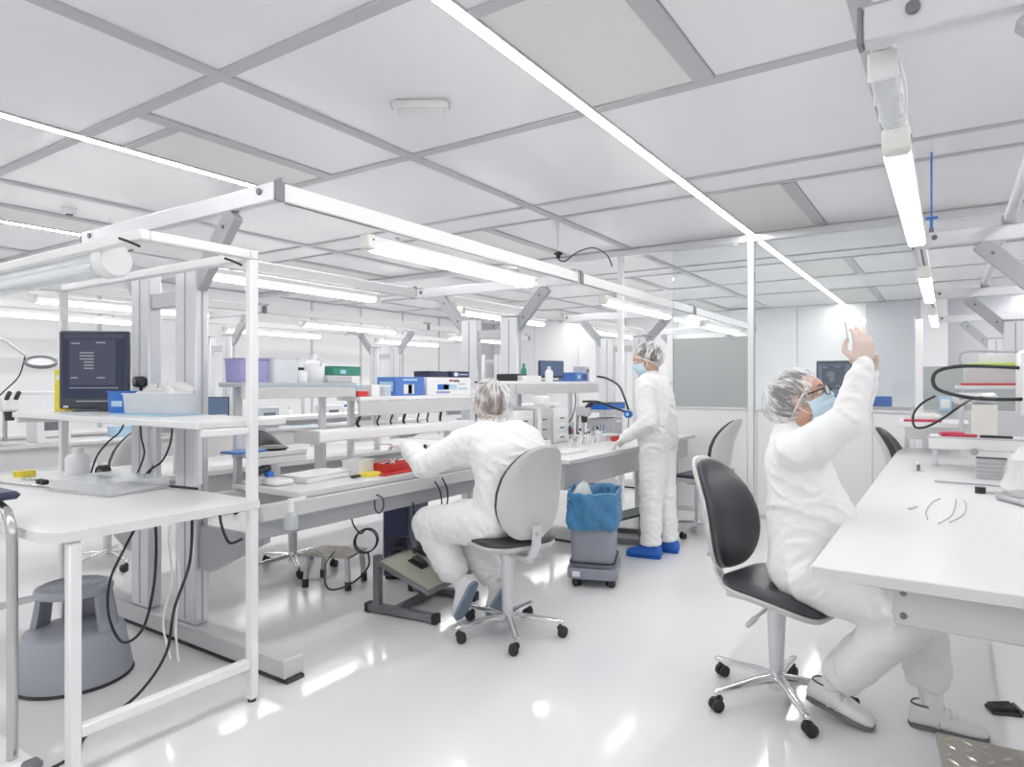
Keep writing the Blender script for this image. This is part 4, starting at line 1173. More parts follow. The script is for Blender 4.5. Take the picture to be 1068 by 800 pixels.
# --- white rack, table level (top .854)
ZT = .8545
bottle('short white bottle with wide cap on the white rack table', (-3.88, 1.655, ZT), .058, .155, name='bottle')
t = thing('dispenser_cap', 'black round knob piece beside the short white bottle', 'knob', (-3.70, 1.70, ZT), R(20))
ob('disc', G().cyl((0, -.02, .034), (0, .02, .034), .034, n=18), 'black', t); ob('hub', G().cyl((0, -.026, .034), (0, .03, .034), .015, n=12), 'grey_dark', t)
t = thing('acrylic_plate', 'clear acrylic slab box lying on the white rack table', 'box', (-3.28, 1.54, ZT), R(8))
ob('slab', G().box((0, 0, .032), (.42, .30, .05), .004), 'clear', t); ob('base_sheet', G().box((0, 0, .003), (.43, .31, .005), .001), 'grey_light', t)
ob('inner_part', G().box((-.08, .03, .0615), (.16, .05, .006), .002), 'translucent', t)
for k, (a, b) in enumerate((((-4.05, 1.30), (-3.45, 1.40)), ((-3.98, 1.44), (-3.52, 1.50)))):
    single('steel_rod', G().cyl((0, 0, .006), (b[0]-a[0], b[1]-a[1], .006), .005, n=8), 'steel', ('front', 'rear')[k]+' of two thin steel rods on the white rack table', 'rod', (a[0], a[1], ZT))
t = thing('clamp_block', 'small black double clamp on the steel rods', 'clamp', (-3.62, 1.39, ZT+.0125))
for s in (-1, 1): ob('jaw', G().box((s*.022, 0, .012), (.030, .03, .024), .004), 'black', t)
t = thing('tape_roll', 'yellow tape roll on the left of the white rack table', 'tape', (-4.12, 1.50, ZT))
ob('roll', G().lathe([(.028, 0), (.05, 0), (.05, .03), (.028, .03), (.028, 0)], n=24), 'yellow', t); ob('core', G().lathe([(.024, .001), (.027, .001), (.027, .029), (.024, .029), (.024, .001)], n=20), 'cream', t)
# cables on the rack
for k, (l, pts) in enumerate((
    ('leftmost black cable from rack shelf down to the table', [(-3.80, 1.87, 1.165), (-3.86, 1.86, 1.08), (-3.93, 1.83, 1.02), (-3.94, 1.78, .95), (-3.88, 1.72, .862)]),
    ('second black cable hanging from the rack shelf behind the table', [(-3.66, 1.87, 1.165), (-3.65, 1.87, 1.06), (-3.60, 1.86, .97), (-3.62, 1.83, .86)]),
    ('third black cable hanging straight from the rack shelf', [(-3.52, 1.87, 1.165), (-3.51, 1.87, 1.0), (-3.50, 1.86, .93), (-3.46, 1.80, .86)]),
    ('rightmost black cable from the rack shelf curving left to the table', [(-3.34, 1.87, 1.165), (-3.34, 1.86, 1.05), (-3.40, 1.85, .95), (-3.48, 1.83, .90), (-3.50, 1.80, .86)]))):
    cable(l, pts, .005)
cable('black cable lying across the white rack table to its rear edge', [(-3.30, 1.62, ZT+.02), (-3.22, 1.68, ZT+.006), (-3.05, 1.73, ZT+.006), (-2.90, 1.74, ZT+.008)], .006)
cable('long black cable looping low under the white rack table', [(-3.05, 1.55, .80), (-3.06, 1.55, .72), (-3.13, 1.53, .60), (-3.20, 1.50, .45), (-3.17, 1.48, .30), (-3.05, 1.48, .205), (-2.92, 1.50, .28), (-2.87, 1.52, .45), (-2.90, 1.55, .62), (-2.93, 1.56, .80)], .006)
cable('black cable dropping from the rack table to the floor and running along it', [(-2.62, 1.55, .80), (-2.64, 1.55, .6), (-2.72, 1.53, .40), (-2.73, 1.50, .22), (-2.80, 1.42, .06), (-2.76, 1.22, .008), (-2.62, 1.08, .007), (-2.64, .85, .007), (-2.9, .72, .007)], .006)
cable('short black cable sagging from rack table to its far post', [(-2.60, 1.66, .80), (-2.60, 1.67, .74), (-2.56, 1.68, .67), (-2.50, 1.70, .69)], .006)
for k, x in enumerate((-2.80, -2.86)):
    cable(('right', 'left')[k]+' of two thin white cables hanging under the white rack table', [(x, 1.60, .80), (x-.03, 1.60, .66), (x+.03, 1.58, .5), (x+.02-.04*k, 1.57, .3), (x+.06, 1.56, .16)], .005, 'white')

# --- near bench of the middle row
ZB = .8225
def bench_shelf(label, x0, x1, ya, yb, z0, z1, m='white', legs_to=ZB, lips=True):
    t = thing('bench_shelf', label, 'shelf', ((x0+x1)/2, (ya+yb)/2, 0)); w = abs(x1-x0); L = yb-ya
    ob('board', G().box((0, 0, z1-.012), (w, L, .024), .003), m, t)
    ob('front_channel', G().box((w/2-.012, 0, (z0+z1)/2-.013), (.022, L-.004, z1-z0-.026), .003), 'grey_light', t)
    for s in (-1, 1):
        ob('support', G().box((-w/2+.02, s*(L/2-.10), (legs_to+z1-.024)/2), (.03, .04, z1-.024-legs_to), .003), 'alu_light', t)
    return t
bench_shelf('white shelf of printed boxes above the near bench', -3.19, -2.98, 2.83, 4.22, 1.15, 1.268)
bench_shelf('blue-grey shelf carrying bottles left of the shelf of printed boxes', -3.19, -2.98, 2.03, 2.80, 1.27, 1.355, 'alu_blue')
t = thing('raised_ledge', 'long low white ledge along the back of the near bench', 'ledge', (-3.045, 3.22, 0))
ob('board', G().box((0, 0, 1.045), (.20, 1.46, .06), .006), 'white', t)
for s in (-1, 1): ob('bracket', G().box((-.06, s*.6, .919), (.04, .04, .19), .003), 'grey_light', t)
ob('end_plate', G().box((0, -.735, 1.045), (.21, .012, .075), .002), 'grey_light', t)
bench_shelf('low grey instrument rail at the left end of the near bench', -3.15, -2.99, 2.08, 2.44, .92, .985, 'grey_light')
# on the shelf of printed boxes
Z2 = 1.2685
boxt('carton', 'blue printed carton with green bottle picture on the bench shelf', 'box', (-3.085, 3.30, Z2), (.17, .28, .125), 'blue_print', .003, 0, prints=(('x+', -.1, .35, .36, .5, 'paper'), ('x+', -.02, .35, .14, .48, 'lime'), ('x+', 0, .85, .5, .1, 'blue_light'), ('y-', 0, .5, .7, .5, 'blue_light')))
boxt('carton', 'white carton with blue print band right of the blue carton', 'box', (-3.085, 3.72, Z2), (.17, .50, .125), 'white', .003, 0, prints=(('x+', -.30, .45, .25, .3, 'blue'), ('x+', .02, .45, .3, .3, 'blue_light'), ('x+', -.3, .15, .3, .12, 'purple'), ('x+', .3, .8, .14, .14, 'grey_dark'), ('x+', .05, .82, .08, .12, 'crimson'), ('x+', .55, .62, .16, .1, 'grey_light'), ('x+', .6, .35, .2, .12, 'blue_light')))
boxt('flat_case', 'dark navy flat case, left of two on the white carton', 'case', (-3.09, 3.62, Z2+.1262), (.15, .22, .042), 'navy', .006, R(3), lid='black')
boxt('flat_case', 'dark navy flat case with pale print, right of two on the white carton', 'case', (-3.09, 3.87, Z2+.1262), (.15, .20, .045), 'navy', .006, R(-4), prints=(('x+', -.5, .5, .2, .6, 'paper'), ('x+', .3, .5, .5, .2, 'blue_light')))
for k, (yy, m_, l) in enumerate(((2.90, 'red', 'small red box at the left end of the shelf of printed boxes'), (2.99, 'white', 'small white cup box left of the blue carton'), (3.08, 'translucent', 'clear parts box leaning left of the blue carton'))):
    boxt('small_box', l, 'box', (-3.07 + .01*k, yy, Z2), (.10, .075, (.04, .075, .07)[k]), m_, .003, R(8*k-6), lid='white' if k != 1 else None)
for k in range(4):
    boxt('parts_pack', NTHS[k] + ' from the left of four small wrapped packs on the printed box shelf', 'pack', (-3.14, 2.87+.07*k, Z2), (.07, .05, .08 - .008*k), ('alu', 'blue_light', 'alu', 'paper')[k], .012, .3*k, group='silver packs on the bench shelf')
cable('black hose end drooping at the right end of the shelf of printed boxes', [(-3.0, 4.02, 1.36), (-2.95, 4.10, 1.35), (-2.90, 4.17, 1.33), (-2.88, 4.22, 1.31)], .008)
for k, yy in enumerate((2.93, 3.10, 3.22, 3.34, 3.48, 3.58, 3.72)):
    cable(NTHS[k] + ' from the left of seven black cables under the shelf of printed boxes', [(-3.10, yy, 1.245), (-3.09, yy+.01, 1.16), (-3.10, yy-.012+.004*k, 1.10), (-3.09, yy, 1.076)], .006 if k % 3 else .009, group='cables under the bench shelf')
# green case and grey block on the blue-grey shelf's right end
boxt('grey_block', 'grey flat block under the green case at the shelf end', 'block', (-3.09, 2.70, 1.3555), (.16, .19, .042), 'grey_light', .004)
boxt('parts_case', 'dark green case on top of the grey flat block', 'case', (-3.09, 2.76, 1.398), (.15, .22, .055), 'green', .005, 0, lid='green', prints=(('x+', -.3, .4, .2, .4, 'blue_light'),))
tray('storage_bin', 'milky bin with purple contents on the blue-grey shelf behind the rack post', 'bin', (-3.09, 2.13, 1.3555), (.16, .17, .125), 'purple')
tray('storage_bin', 'large milky translucent bin on the blue-grey shelf', 'bin', (-3.09, 2.315, 1.3555), (.17, .17, .135), 'translucent')
bottle('white jug with narrow neck on the blue-grey shelf', (-3.09, 2.575, 1.3555), .058, .165, handle=True)
bottle('small squat bottle with black cap on the blue-grey shelf', (-3.06, 2.455, 1.3555), .036, .085, 'black')
single('dark_disc', G().lathe([(0, 0), (.07, 0), (.085, .012), (.06, .022), (0, .024)], n=24), 'black', 'flat black disc on the low grey instrument rail', 'disc', (-3.105, 2.30, .9855))
single('folder', G().box((0, 0, .006), (.12, .20, .012), .002), 'blue_print', 'flat blue folder on the low grey rail beside the rack post', 'folder', (-3.10, 2.12, .9855), R(6))
# on the worktop
t = tray('red_tray', 'red open tray with white tools on the near bench', 'tray', (-2.80, 2.93, ZB), (.13, .26, .055), 'red', rz=R(10))
for k in range(4):
    ob('tool', G().cyl((-.03+.02*k, -.09+.02*k, .05), (.02-.012*k, .09-.03*k, .062), .0045, n=8), ('white', 'black', 'cream', 'white')[k], t)
single('red_strip', G().box((0, 0, .004), (.05, .42, .008), .002), 'red', 'flat red strip along the front of the red tray', 'strip', (-2.70, 2.93, ZB), R(3))
tray('clear_tub', 'clear crinkled tub left of the red tray', 'tub', (-2.86, 2.70, ZB), (.13, .15, .085), 'plastic_bag', rz=.2)
single('yellow_cloth', G().rings([[(x*k, y*k, z+noise.noise((x*40, y*40, 2))*.008) for x, y in rrect(.10, .13, .03, 5)] for z, k in ((.001, 1), (.016, .9), (.022, .4))]), 'yellow', 'crumpled yellow wipe in front of the clear tub', 'wipe', (-2.765, 2.70, ZB), .1)
boxt('black_clip', 'small black clip left of the yellow wipe', 'clip', (-2.77, 2.595, ZB), (.03, .06, .014), 'black', .003, .2)
boxt('white_case', 'long white shallow case lying on the near bench', 'case', (-2.92, 2.44, ZB), (.20, .34, .036), 'white', .006, R(8), lid='white')
boxt('white_case', 'small white padded case left of the long shallow case', 'case', (-2.92, 2.19, ZB), (.14, .12, .03), 'paper', .010, R(-6))
t = thing('handheld_device', 'black handheld device with blue end at the left end of the near bench', 'device', (-3.0, 2.135, ZB+.04))
ob('body', G().box((0, 0, .03), (.06, .13, .03), .008, Matrix.Rotation(.25, 3, 'X')), 'black', t); ob('blue_end', G().box((.02, .05, .012), (.04, .04, .03), .006), 'blue', t)
ob('prop', G().box((0, 0, -.018), (.05, .05, .042), .004), 'grey_light', t)
t = thing('clamp_lamp', 'small white clamp with glass bulb at the left corner of the near bench', 'clamp', (-2.605, 2.03, .66))
ob('bulb', G().lathe([(0, 0), (.032, 0), (.036, .02), (.036, .055), (.022, .075), (.014, .08), (0, .08)], n=18), 'glass_round', t)
ob('socket', G().lathe([(.0, .078), (.016, .078), (.018, .10), (.012, .14), (0, .14)], n=14), 'white', t)
ob('arm', G().box((-.012, .045, .13), (.02, .10, .018), .003), 'white', t)
boxt('pipette_stand', 'grey flat tool holder with blue vials on the near bench right of the red tray', 'holder', (-2.88, 3.42, ZB), (.10, .34, .05), 'grey_light', .004)
for k in range(3):
    t = thing('vial', ('left', 'middle', 'right')[k]+' of three blue-capped vials in the grey flat tool holder', 'vial', (-2.88, 3.31+.11*k, ZB+.0505))
    ob('tube', G().cyl((0, 0, 0), (0, 0, .045), .009, n=12), 'bottle', t); ob('cap', G().cyl((0, 0, .045), (0, 0, .075), .0105, n=12), 'navy' if k != 1 else 'blue', t)
# under the near bench
cable('short black cable loop hanging on the grey bench channel', [(-2.59, 2.58, .745), (-2.585, 2.62, .72), (-2.58, 2.62, .67), (-2.58, 2.59, .645), (-2.58, 2.56, .67), (-2.585, 2.56, .72)], .004)
cable('left of two black cables dropping over the bench channel by the knee', [(-2.585, 3.06, .76), (-2.57, 3.09, .70), (-2.58, 3.12, .60), (-2.62, 3.13, .52)], .005)
cable('right of two black cables dropping over the bench channel by the knee', [(-2.585, 3.13, .77), (-2.57, 3.16, .70), (-2.58, 3.17, .60), (-2.62, 3.16, .52)], .005)
cable('thin black cable arching from the bench to the footrest', [(-2.66, 2.95, .64), (-2.67, 2.97, .52), (-2.70, 3.03, .44), (-2.76, 3.10, .38), (-2.77, 3.13, .34)], .005)
ring = [(-2.80 + .03*math.cos(a), 2.70 + .06*math.cos(a), .44 + .068*math.sin(a)) for a in np.linspace(0, 2*PI, 13)[:-1]]
single('cable_coil', G().tube([V(p)-V((-2.80, 2.70, .37)) for p in ring], .0045, 8, 4, closed=True).tube([V(p)*1.0-V((-2.80, 2.70, .37))+V((.012, 0, .008)) for p in ring], .0045, 8, 4, closed=True), 'black', 'coiled black cable hanging under the near bench', 'cable', (-2.80, 2.70, .37))
cable('black cable from bench beam down to the hanging coil', [(-2.80, 2.60, .66), (-2.80, 2.60, .57), (-2.78, 2.64, .50), (-2.80, 2.70, .51)], .005)
cable('black cable looping from the coil to the small tread-plate step', [(-2.80, 2.72, .375), (-2.82, 2.74, .28), (-2.88, 2.66, .19), (-3.0, 2.60, .16), (-3.2, 2.75, .23), (-3.38, 2.98, .238)], .006)
cable('black cable from the blue case to the olive footrest', [(-3.14, 3.26, .22), (-3.0, 3.20, .34), (-2.88, 3.14, .37), (-2.80, 3.08, .345), (-2.71, 3.02, .315)], .005)

# --- far bench
t = bench_shelf('white equipment shelf along the back of the far bench', -3.19, -2.90, 4.45, 5.95, 1.265, 1.37)
bench_shelf('grey lower shelf at the right part of the far bench', -3.19, -2.86, 6.02, 6.66, 1.02, 1.08, 'grey_light')
Z3 = 1.3705
monitor('pale blue monitor seen from the front above the far bench', (-3.05, 5.27, Z3), .26, .16, R(60), 'screen_blue', False)
boxt('instrument_case', 'black low case at the left end of the far equipment shelf', 'case', (-3.05, 4.60, Z3), (.16, .22, .06), 'black', .006)
bottle('dark green slim bottle beside the black low case', (-3.05, 4.79, Z3), .026, .15, 'green', 'green')
boxt('label_printer', 'dark blue box device right of the pale blue monitor', 'device', (-3.03, 5.66, Z3), (.18, .32, .085), 'blue_print', .006, R(5), prints=(('x+', .4, .5, .3, .6, 'navy'), ('x+', -.5, .5, .2, .4, 'blue_light')))
bottle('white spray bottle in front of the pale blue monitor', (-2.955, 5.06, Z3), .035, .13)
for k, (yy, h, m_, l) in enumerate(((4.55, .10, 'white', 'white drawer box, left one under the far equipment shelf'), (4.85, .12, 'grey_light', 'grey drawer box, second under the far equipment shelf'), (5.16, .10, 'white', 'white drawer box, third under the far equipment shelf'))):
    b_ = boxt('drawer_box', l, 'box', (-3.015, yy, ZB), (.26, .27, .20 + h), m_, .006)
    for q in range(3):
        d_ = ob('drawer', G().box((.131, 0, .05+q*.085), (.012, .24, .07), .003), m_, b_)
        ob('drawer_pull', G().box((.14, 0, .05+q*.085), (.01, .07, .012), .003), 'grey_dark', d_)
boxt('steel_bin', 'grey steel container with slots below the right shelf of the far bench', 'container', (-2.98, 6.25, ZB), (.22, .40, .17), 'grey_paint', .006, prints=(('x+', -.1, .5, .04, .7, 'grey_light'), ('x+', .5, .8, .3, .1, 'paper')))
boxt('blue_tray', 'flat blue case with black lid on the grey lower shelf of the far bench', 'case', (-3.0, 6.34, 1.0805), (.22, .46, .07), 'blue', .006, lid='black')
random.seed(11)
for k in range(6):
    bottle(NTHS[k] + ' from the left of six small white dropper bottles on the far bench', (-2.72 + .05*(k % 2) + random.uniform(-.01, .01), 5.02+.085*k, ZB), .022, .10 + .015*(k % 3), ('navy', 'white', 'black')[k % 3], group='dropper bottles on the far bench')
for k in range(8):
    t = thing('vial', NTHS[k] + ' from the left of eight thin clear vials before the dropper bottles', 'vial', (-2.60 + .03*(k % 2), 4.80+.07*k, ZB), group='vials on the far bench')
    ob('tube', G().cyl((0, 0, 0), (0, 0, .075+.01*(k % 3)), .010, n=10), 'clear', t); ob('cap', G().cyl((0, 0, .075+.01*(k % 3)), (0, 0, .095+.01*(k % 3)), .011, n=10), ('grey_dark', 'alu', 'black', 'white')[k % 4], t)
boxt('black_device', 'low black device at the front left of the far bench', 'device', (-2.72, 4.34, ZB), (.12, .22, .045), 'black', .006)
t = thing('tool_rest', 'white instrument block with glass column on the far bench', 'instrument', (-2.79, 4.62, ZB))
ob('base', G().box((0, 0, .03), (.12, .18, .06), .006), 'white', t); ob('column', G().cyl((0, 0, .06), (0, 0, .36), .018, n=14), 'bottle', t); ob('head', G().box((.02, 0, .39), (.10, .10, .07), .008), 'white', t)
boxt('flat_tray', 'flat white tray at the front of the far bench', 'tray', (-2.45, 4.45, ZB), (.20, .34, .018), 'white', .004)
t = tray('red_tray', 'small red tray on the far bench in front of the standing person', 'tray', (-2.52, 5.62, ZB), (.10, .22, .04), 'red')
boxt('paper_box', 'white paper box behind the small red tray', 'box', (-2.68, 5.66, ZB), (.12, .30, .05), 'paper', .003)
cable('upper black and blue hose curving from the far shelf toward the standing person', [(-2.90, 5.90, 1.42), (-2.80, 5.92, 1.40), (-2.62, 5.80, 1.33), (-2.48, 5.62, 1.22), (-2.40, 5.52, 1.12)], .010)
cable('lower black hose curving from the far shelf toward the standing person', [(-2.86, 5.52, 1.18), (-2.72, 5.55, 1.18), (-2.56, 5.55, 1.13), (-2.40, 5.50, 1.09)], .010)
t = thing('hose_coupler', 'round blue coupler joining the two black hoses by the person', 'coupler', (-2.385, 5.49, 1.075))
ob('ring', G().cyl((0, -.02, 0), (0, .02, 0), .034, n=16), 'blue', t); ob('core', G().cyl((0, -.024, 0), (0, .024, 0), .015, n=12), 'blue_light', t)
ob('stalk', G().cyl((0, 0, -.252), (0, 0, -.03), .007, n=8), 'steel', t)
random.seed(4)
boxt('power_unit', 'grey upright power unit on the far equipment shelf beside the dark blue box', 'unit', (-3.06, 5.88, Z3), (.14, .10, .15), 'grey_light', .006, prints=(('x+', 0, .7, .7, .25, 'grey_dark'), ('x+', 0, .3, .5, .2, 'blue_light')))
boxt('open_carton', 'white low carton of parts at the left front of the far equipment shelf', 'box', (-2.96, 4.72, Z3), (.08, .30, .045), 'paper', .003)
for k in range(4):
    t = thing('cup', NTHS[k] + ' from the left of four small tool cups on the far bench', 'cup', (-2.80, 5.60+.075*k, ZB), group='white cups on the far bench')
    ob('cup_body', G().lathe([(0, 0), (.022, 0), (.030, .07), (.027, .07), (.02, .005), (0, .005)], n=14), ('white', 'cream', 'white', 'blue_light')[k], t)
    ob('stick', G().cyl((0, 0, .01), (.012, .01, .13), .004, n=8), ('navy', 'black', 'grey_dark', 'blue')[k], t)
t = thing('bench_microscope', 'grey stereo microscope between the drawer boxes and the cups on the far bench', 'microscope', (-2.80, 5.42, ZB), R(0))
ob('base', G().box((0, 0, .012), (.20, .15, .024), .006), 'grey_light', t); ob('pillar', G().cyl((-.06, 0, .024), (-.06, 0, .30), .014, n=12), 'steel', t)
ob('body', G().box((0, 0, .27), (.13, .09, .09), .018), 'grey_light', t); ob('objective', G().cyl((.01, 0, .17), (.01, 0, .23), .024, .032, 14), 'black', t)
for s_ in (-1, 1): ob('eyepiece', G().cyl((.04, s_*.026, .31), (.10, s_*.026, .36), .013, n=10), 'black', t)
boxt('controller_box', 'pale grey controller with dark display on the ledge of the far bench', 'device', (-3.05, 5.42, ZB), (.20, .22, .16), 'grey_light', .006, prints=(('x+', -.1, .6, .5, .4, 'navy'), ('x+', .6, .5, .15, .3, 'red')))
cable('grey cable hanging from the far equipment shelf to the controller', [(-2.93, 5.45, 1.36), (-2.90, 5.46, 1.2), (-2.92, 5.44, 1.05), (-2.96, 5.43, .985)], .006, 'grey_dark')
cable('dark cable drooping under the far bench beside the bin', [(-2.30, 4.42, .60), (-2.29, 4.43, .5), (-2.30, 4.45, .38), (-2.36, 4.5, .28)], .006)
cable('second dark cable drooping under the far bench beside the bin', [(-2.30, 4.52, .60), (-2.29, 4.53, .52), (-2.31, 4.55, .40), (-2.36, 4.56, .30)], .006)
# ceiling drop with a curved hose
t = thing('ceiling_hose', 'thin pipe with curved blue-black hose hanging from the ceiling over the far bench', 'hose', (-3.06, 5.41, 2.86))
ob('drop_pipe', G().cyl((0, 0, -.32), (0, 0, 0), .011, n=10), 'white', t)
ob('valve', G().box((0, 0, -.30), (.03, .03, .07), .004).cyl((-.03, -.02, -.29), (.03, .02, -.29), .012, n=8), 'black', t)
ob('hose', G().tube([(0, 0, -.34), (.05, .04, -.36), (.14, .12, -.27), (.26, .22, -.225), (.36, .30, -.29), (.40, .33, -.40)], .006, 8, 5), 'navy', t)
ob('ceiling_plate', G().cyl((0, 0, -.006), (0, 0, 0), .03, n=14), 'white', t)

# --- right bench
ZR = .8205
t = thing('bench_shelf', 'white side shelf with red folder at the far end of the right bench', 'shelf', (-.10, 6.04, 0))
ob('board', G().box((0, 0, 1.045), (.46, .62, .035), .004), 'white', t)
for sx in (-1, 1): ob('support', G().box((sx*.18, .22, .924), (.03, .03, .207), .003), 'alu_light', t)
ob('bracket', G().box((-.02, -.29, .98), (.30, .03, .085), .004), 'grey_light', t)
single('folder', G().box((0, 0, .008), (.24, .18, .016), .003), 'crimson', 'flat red folder on the white side shelf', 'folder', (-.16, 5.86, 1.063))
single('plastic_wrap', G().rings([[(x*k, y*k, z+noise.noise((x*25, y*25, 5))*.015) for x, y in rrect(.22, .18, .05, 6)] for z, k in ((.001, 1), (.03, .95), (.055, .5))]), 'plastic_bag', 'crumpled clear wrap behind the red folder on the side shelf', 'wrap', (-.14, 6.10, 1.066))
t = thing('bench_shelf', 'white deep tray shelf with red clutter across the right bench', 'shelf', (.15, 4.98, 0))
ob('tray_body', G().box((0, 0, .985), (.50, .40, .07), .006), 'white', t)
ob('rim', G().box((0, -.195, 1.022), (.51, .012, .012), .002), 'grey_light', t)
for sx in (-1, 1): ob('support', G().box((sx*.22, .10, .885), (.03, .03, .13), .003), 'alu_light', t)
ob('knob', G().cyl((-.02, -.205, .945), (-.02, -.235, .945), .02, n=12), 'steel', t)
single('red_bundle', G().box((0, 0, .016), (.12, .10, .032), .008).box((.08, .0, .01), (.10, .05, .018), .006), 'crimson', 'small red bundle on the deep tray shelf', 'bundle', (.02, 4.90, 1.0205), .2)
single('dark_bar', G().box((0, 0, .009), (.16, .035, .018), .004), 'black', 'dark slim bar right of the small red bundle', 'bar', (.24, 4.88, 1.0205), -.1)
t = thing('instrument', 'tall light grey instrument block standing on the deep tray shelf', 'instrument', (.19, 5.07, 1.0205))
ob('column', G().box((0, 0, .10), (.13, .11, .20), .006), 'cream', t); ob('head', G().box((-.05, 0, .235), (.24, .10, .07), .02), 'alu_light', t)
for k in range(3): ob('knob', G().cyl((-.12+.05*k, -.05, .24), (-.12+.05*k, -.075, .24), .016, n=12), ('steel', 'white', 'steel')[k], t)
t = thing('bench_shelf', 'upper grey shelf at the back of the right bench', 'shelf', (.30, 5.55, 0))
ob('board', G().box((0, 0, 1.325), (.52, .36, .025), .003), 'alu_light', t)
for sx in (-1, 1): ob('support', G().box((sx*.22, .15, 1.066), (.03, .03, .493), .003), 'alu_light', t)
single('folder', G().box((0, 0, .007), (.34, .10, .014), .002), 'red', 'flat reddish folder at the edge of the upper grey shelf', 'folder', (.24, 5.43, 1.338))
t = boxt('plastic_box', 'clear box with lime green lid on the upper grey shelf', 'box', (.27, 5.58, 1.338), (.36, .18, .15), 'translucent', .005, lid='lime')
ob('carry_handle', G().tube([(-.19, 0, .13), (-.20, 0, .20), (-.15, 0, .235), (.10, 0, .225), (.18, 0, .215), (.195, 0, .15)], .007, 8, 3), 'grey_paint', t)
boxt('white_carton', 'white carton standing on the lime lid', 'box', (.30, 5.58, 1.4885), (.24, .14, .06), 'white', .003)
t = thing('robot_arm_head', 'white slotted instrument head with black hose on a post at the right edge', 'instrument', (.36, 4.28, ZR))
ob('post', G().box((.04, .03, .19), (.05, .05, .38), .004), 'alu_light', t)
hd_ = ob('head', G().box((0, 0, .53), (.13, .12, .34), .016), 'white', t)
for k in (-1, 1): ob('slot', G().box((-.02, -.0605, .53+k*.07), (.025, .003, .08), .001), 'black', hd_)
for px in ():
    pass
def atd(u, v, d):
    s, c = math.sin(R(33.5)), math.cos(R(33.5)); l = (u-534)/687*d
    return V((-s*d+c*l, c*d+s*l, 1.35-(v-400)*d/687))
cable('thick black hose looping left from the instrument head', [(.31, 4.22, 1.27), (.20, 4.12, 1.27), (.08, 4.08, 1.28), (-.035, 4.05, 1.315), (-.065, 4.05, 1.36), (-.05, 4.06, 1.41), (.02, 4.09, 1.435), (.12, 4.14, 1.44), (.30, 4.22, 1.43)], .0095)
cable('black cable looped in front of the grey instrument block', [(-.06, 4.35, 1.28), (-.12, 4.32, 1.24), (-.16, 4.30, 1.18), (-.155, 4.30, 1.11), (-.10, 4.32, 1.11), (-.02, 4.36, 1.16), (.05, 4.42, 1.22), (.10, 4.6, 1.25), (.13, 4.98, 1.255)], .0065)
t = boxt('vent_block', 'grey ridged block with black top edge on the right bench', 'block', (.20, 4.55, ZR), (.14, .11, .115), 'grey_light', .003)
for k in range(4): ob('ridge', G().box((0, -.057, .02+.022*k), (.135, .006, .010), .001), 'grey_paint', t)
ob('black_edge', G().box((0, -.05, .117), (.14, .03, .006), .001), 'black', t)
single('steel_ruler', G().box((0, 0, .004), (.40, .016, .008), .001), 'grey_paint', 'thin grey straight bar lying across the right bench', 'bar', (.14, 4.20, ZR), R(-4))
t = thing('vial', 'small dark vial with white top standing on the right bench', 'vial', (-.15, 4.68, ZR))
ob('tube', G().cyl((0, 0, 0), (0, 0, .04), .010, n=12), 'grey_dark', t); ob('cap', G().cyl((0, 0, .04), (0, 0, .058), .011, n=12), 'white', t); ob('coaster', G().box((0, 0, .001), (.06, .03, .002)), 'grey_light', t)
single('slide_clip', G().box((0, 0, .003), (.016, .085, .006), .001), 'grey_light', 'small grey slip lying on the right bench near the man', 'slip', (-.125, 3.27, ZR), R(-14))
for k, pts in enumerate(([(-.03, 3.60, 0), (-.06, 3.45, 0), (-.075, 3.2, 0), (-.065, 3.02, 0)], [(.03, 3.60, 0), (.025, 3.4, 0), (.01, 3.15, 0), (-.03, 2.95, 0)], [(.06, 3.6, 0), (.065, 3.45, 0), (.05, 3.2, 0), (.005, 3.0, 0)])):
    cable(('left', 'middle', 'right')[k]+' of three fine wires curved on the right bench', [V(p)+V((0, 0, ZR+.003)) for p in pts], .0022, 'grey_paint', name='wire', cat='wire')
t = thing('knob_fitting', 'black round knob fitting with cream disc on the right bench', 'knob', (.13, 3.90, ZR))
ob('disc', G().cyl((.08, .05, 0), (.08, .05, .014), .035, n=18), 'cream', t); ob('knob', G().cyl((0, 0, 0), (0, 0, .03), .022, n=16), 'black', t); ob('link', G().box((.04, .03, .006), (.09, .02, .01), .002), 'cream', t)
single('plastic_bag', G().rings([[(x*k*(1+.25*noise.noise((x*12, y*12, z*14))), y*k*(1+.25*noise.noise((y*12, x*12, z*14))), z+.02*noise.noise((x*30, y*30, z*30))*(z > .01)) for x, y in rrect(.22, .22, .06, 7)] for z, k in ((0, .8), (.05, 1.05), (.12, 1.0), (.18, .8), (.22, .45), (.225, .1))]), 'plastic_bag', 'crumpled clear bag on the right bench at the photo edge', 'bag', (.33, 3.92, ZR))
t = thing('dark_probe', 'dark slender probe tool on the right bench at the photo edge', 'tool', (.27, 3.62, ZR))
ob('grip', G().bar((-.08, .12, .012), (.04, -.10, .012), .03, .02, .006), 'grey_paint', t); ob('tip', G().cyl((.04, -.10, .012), (.08, -.17, .012), .008, .003, 10), 'black', t)
cable('black cable trailing from the flat foot pedal to the right', [(.25, 3.38, .012), (.33, 3.36, .008), (.5, 3.40, .007), (.9, 3.3, .007)], .006)
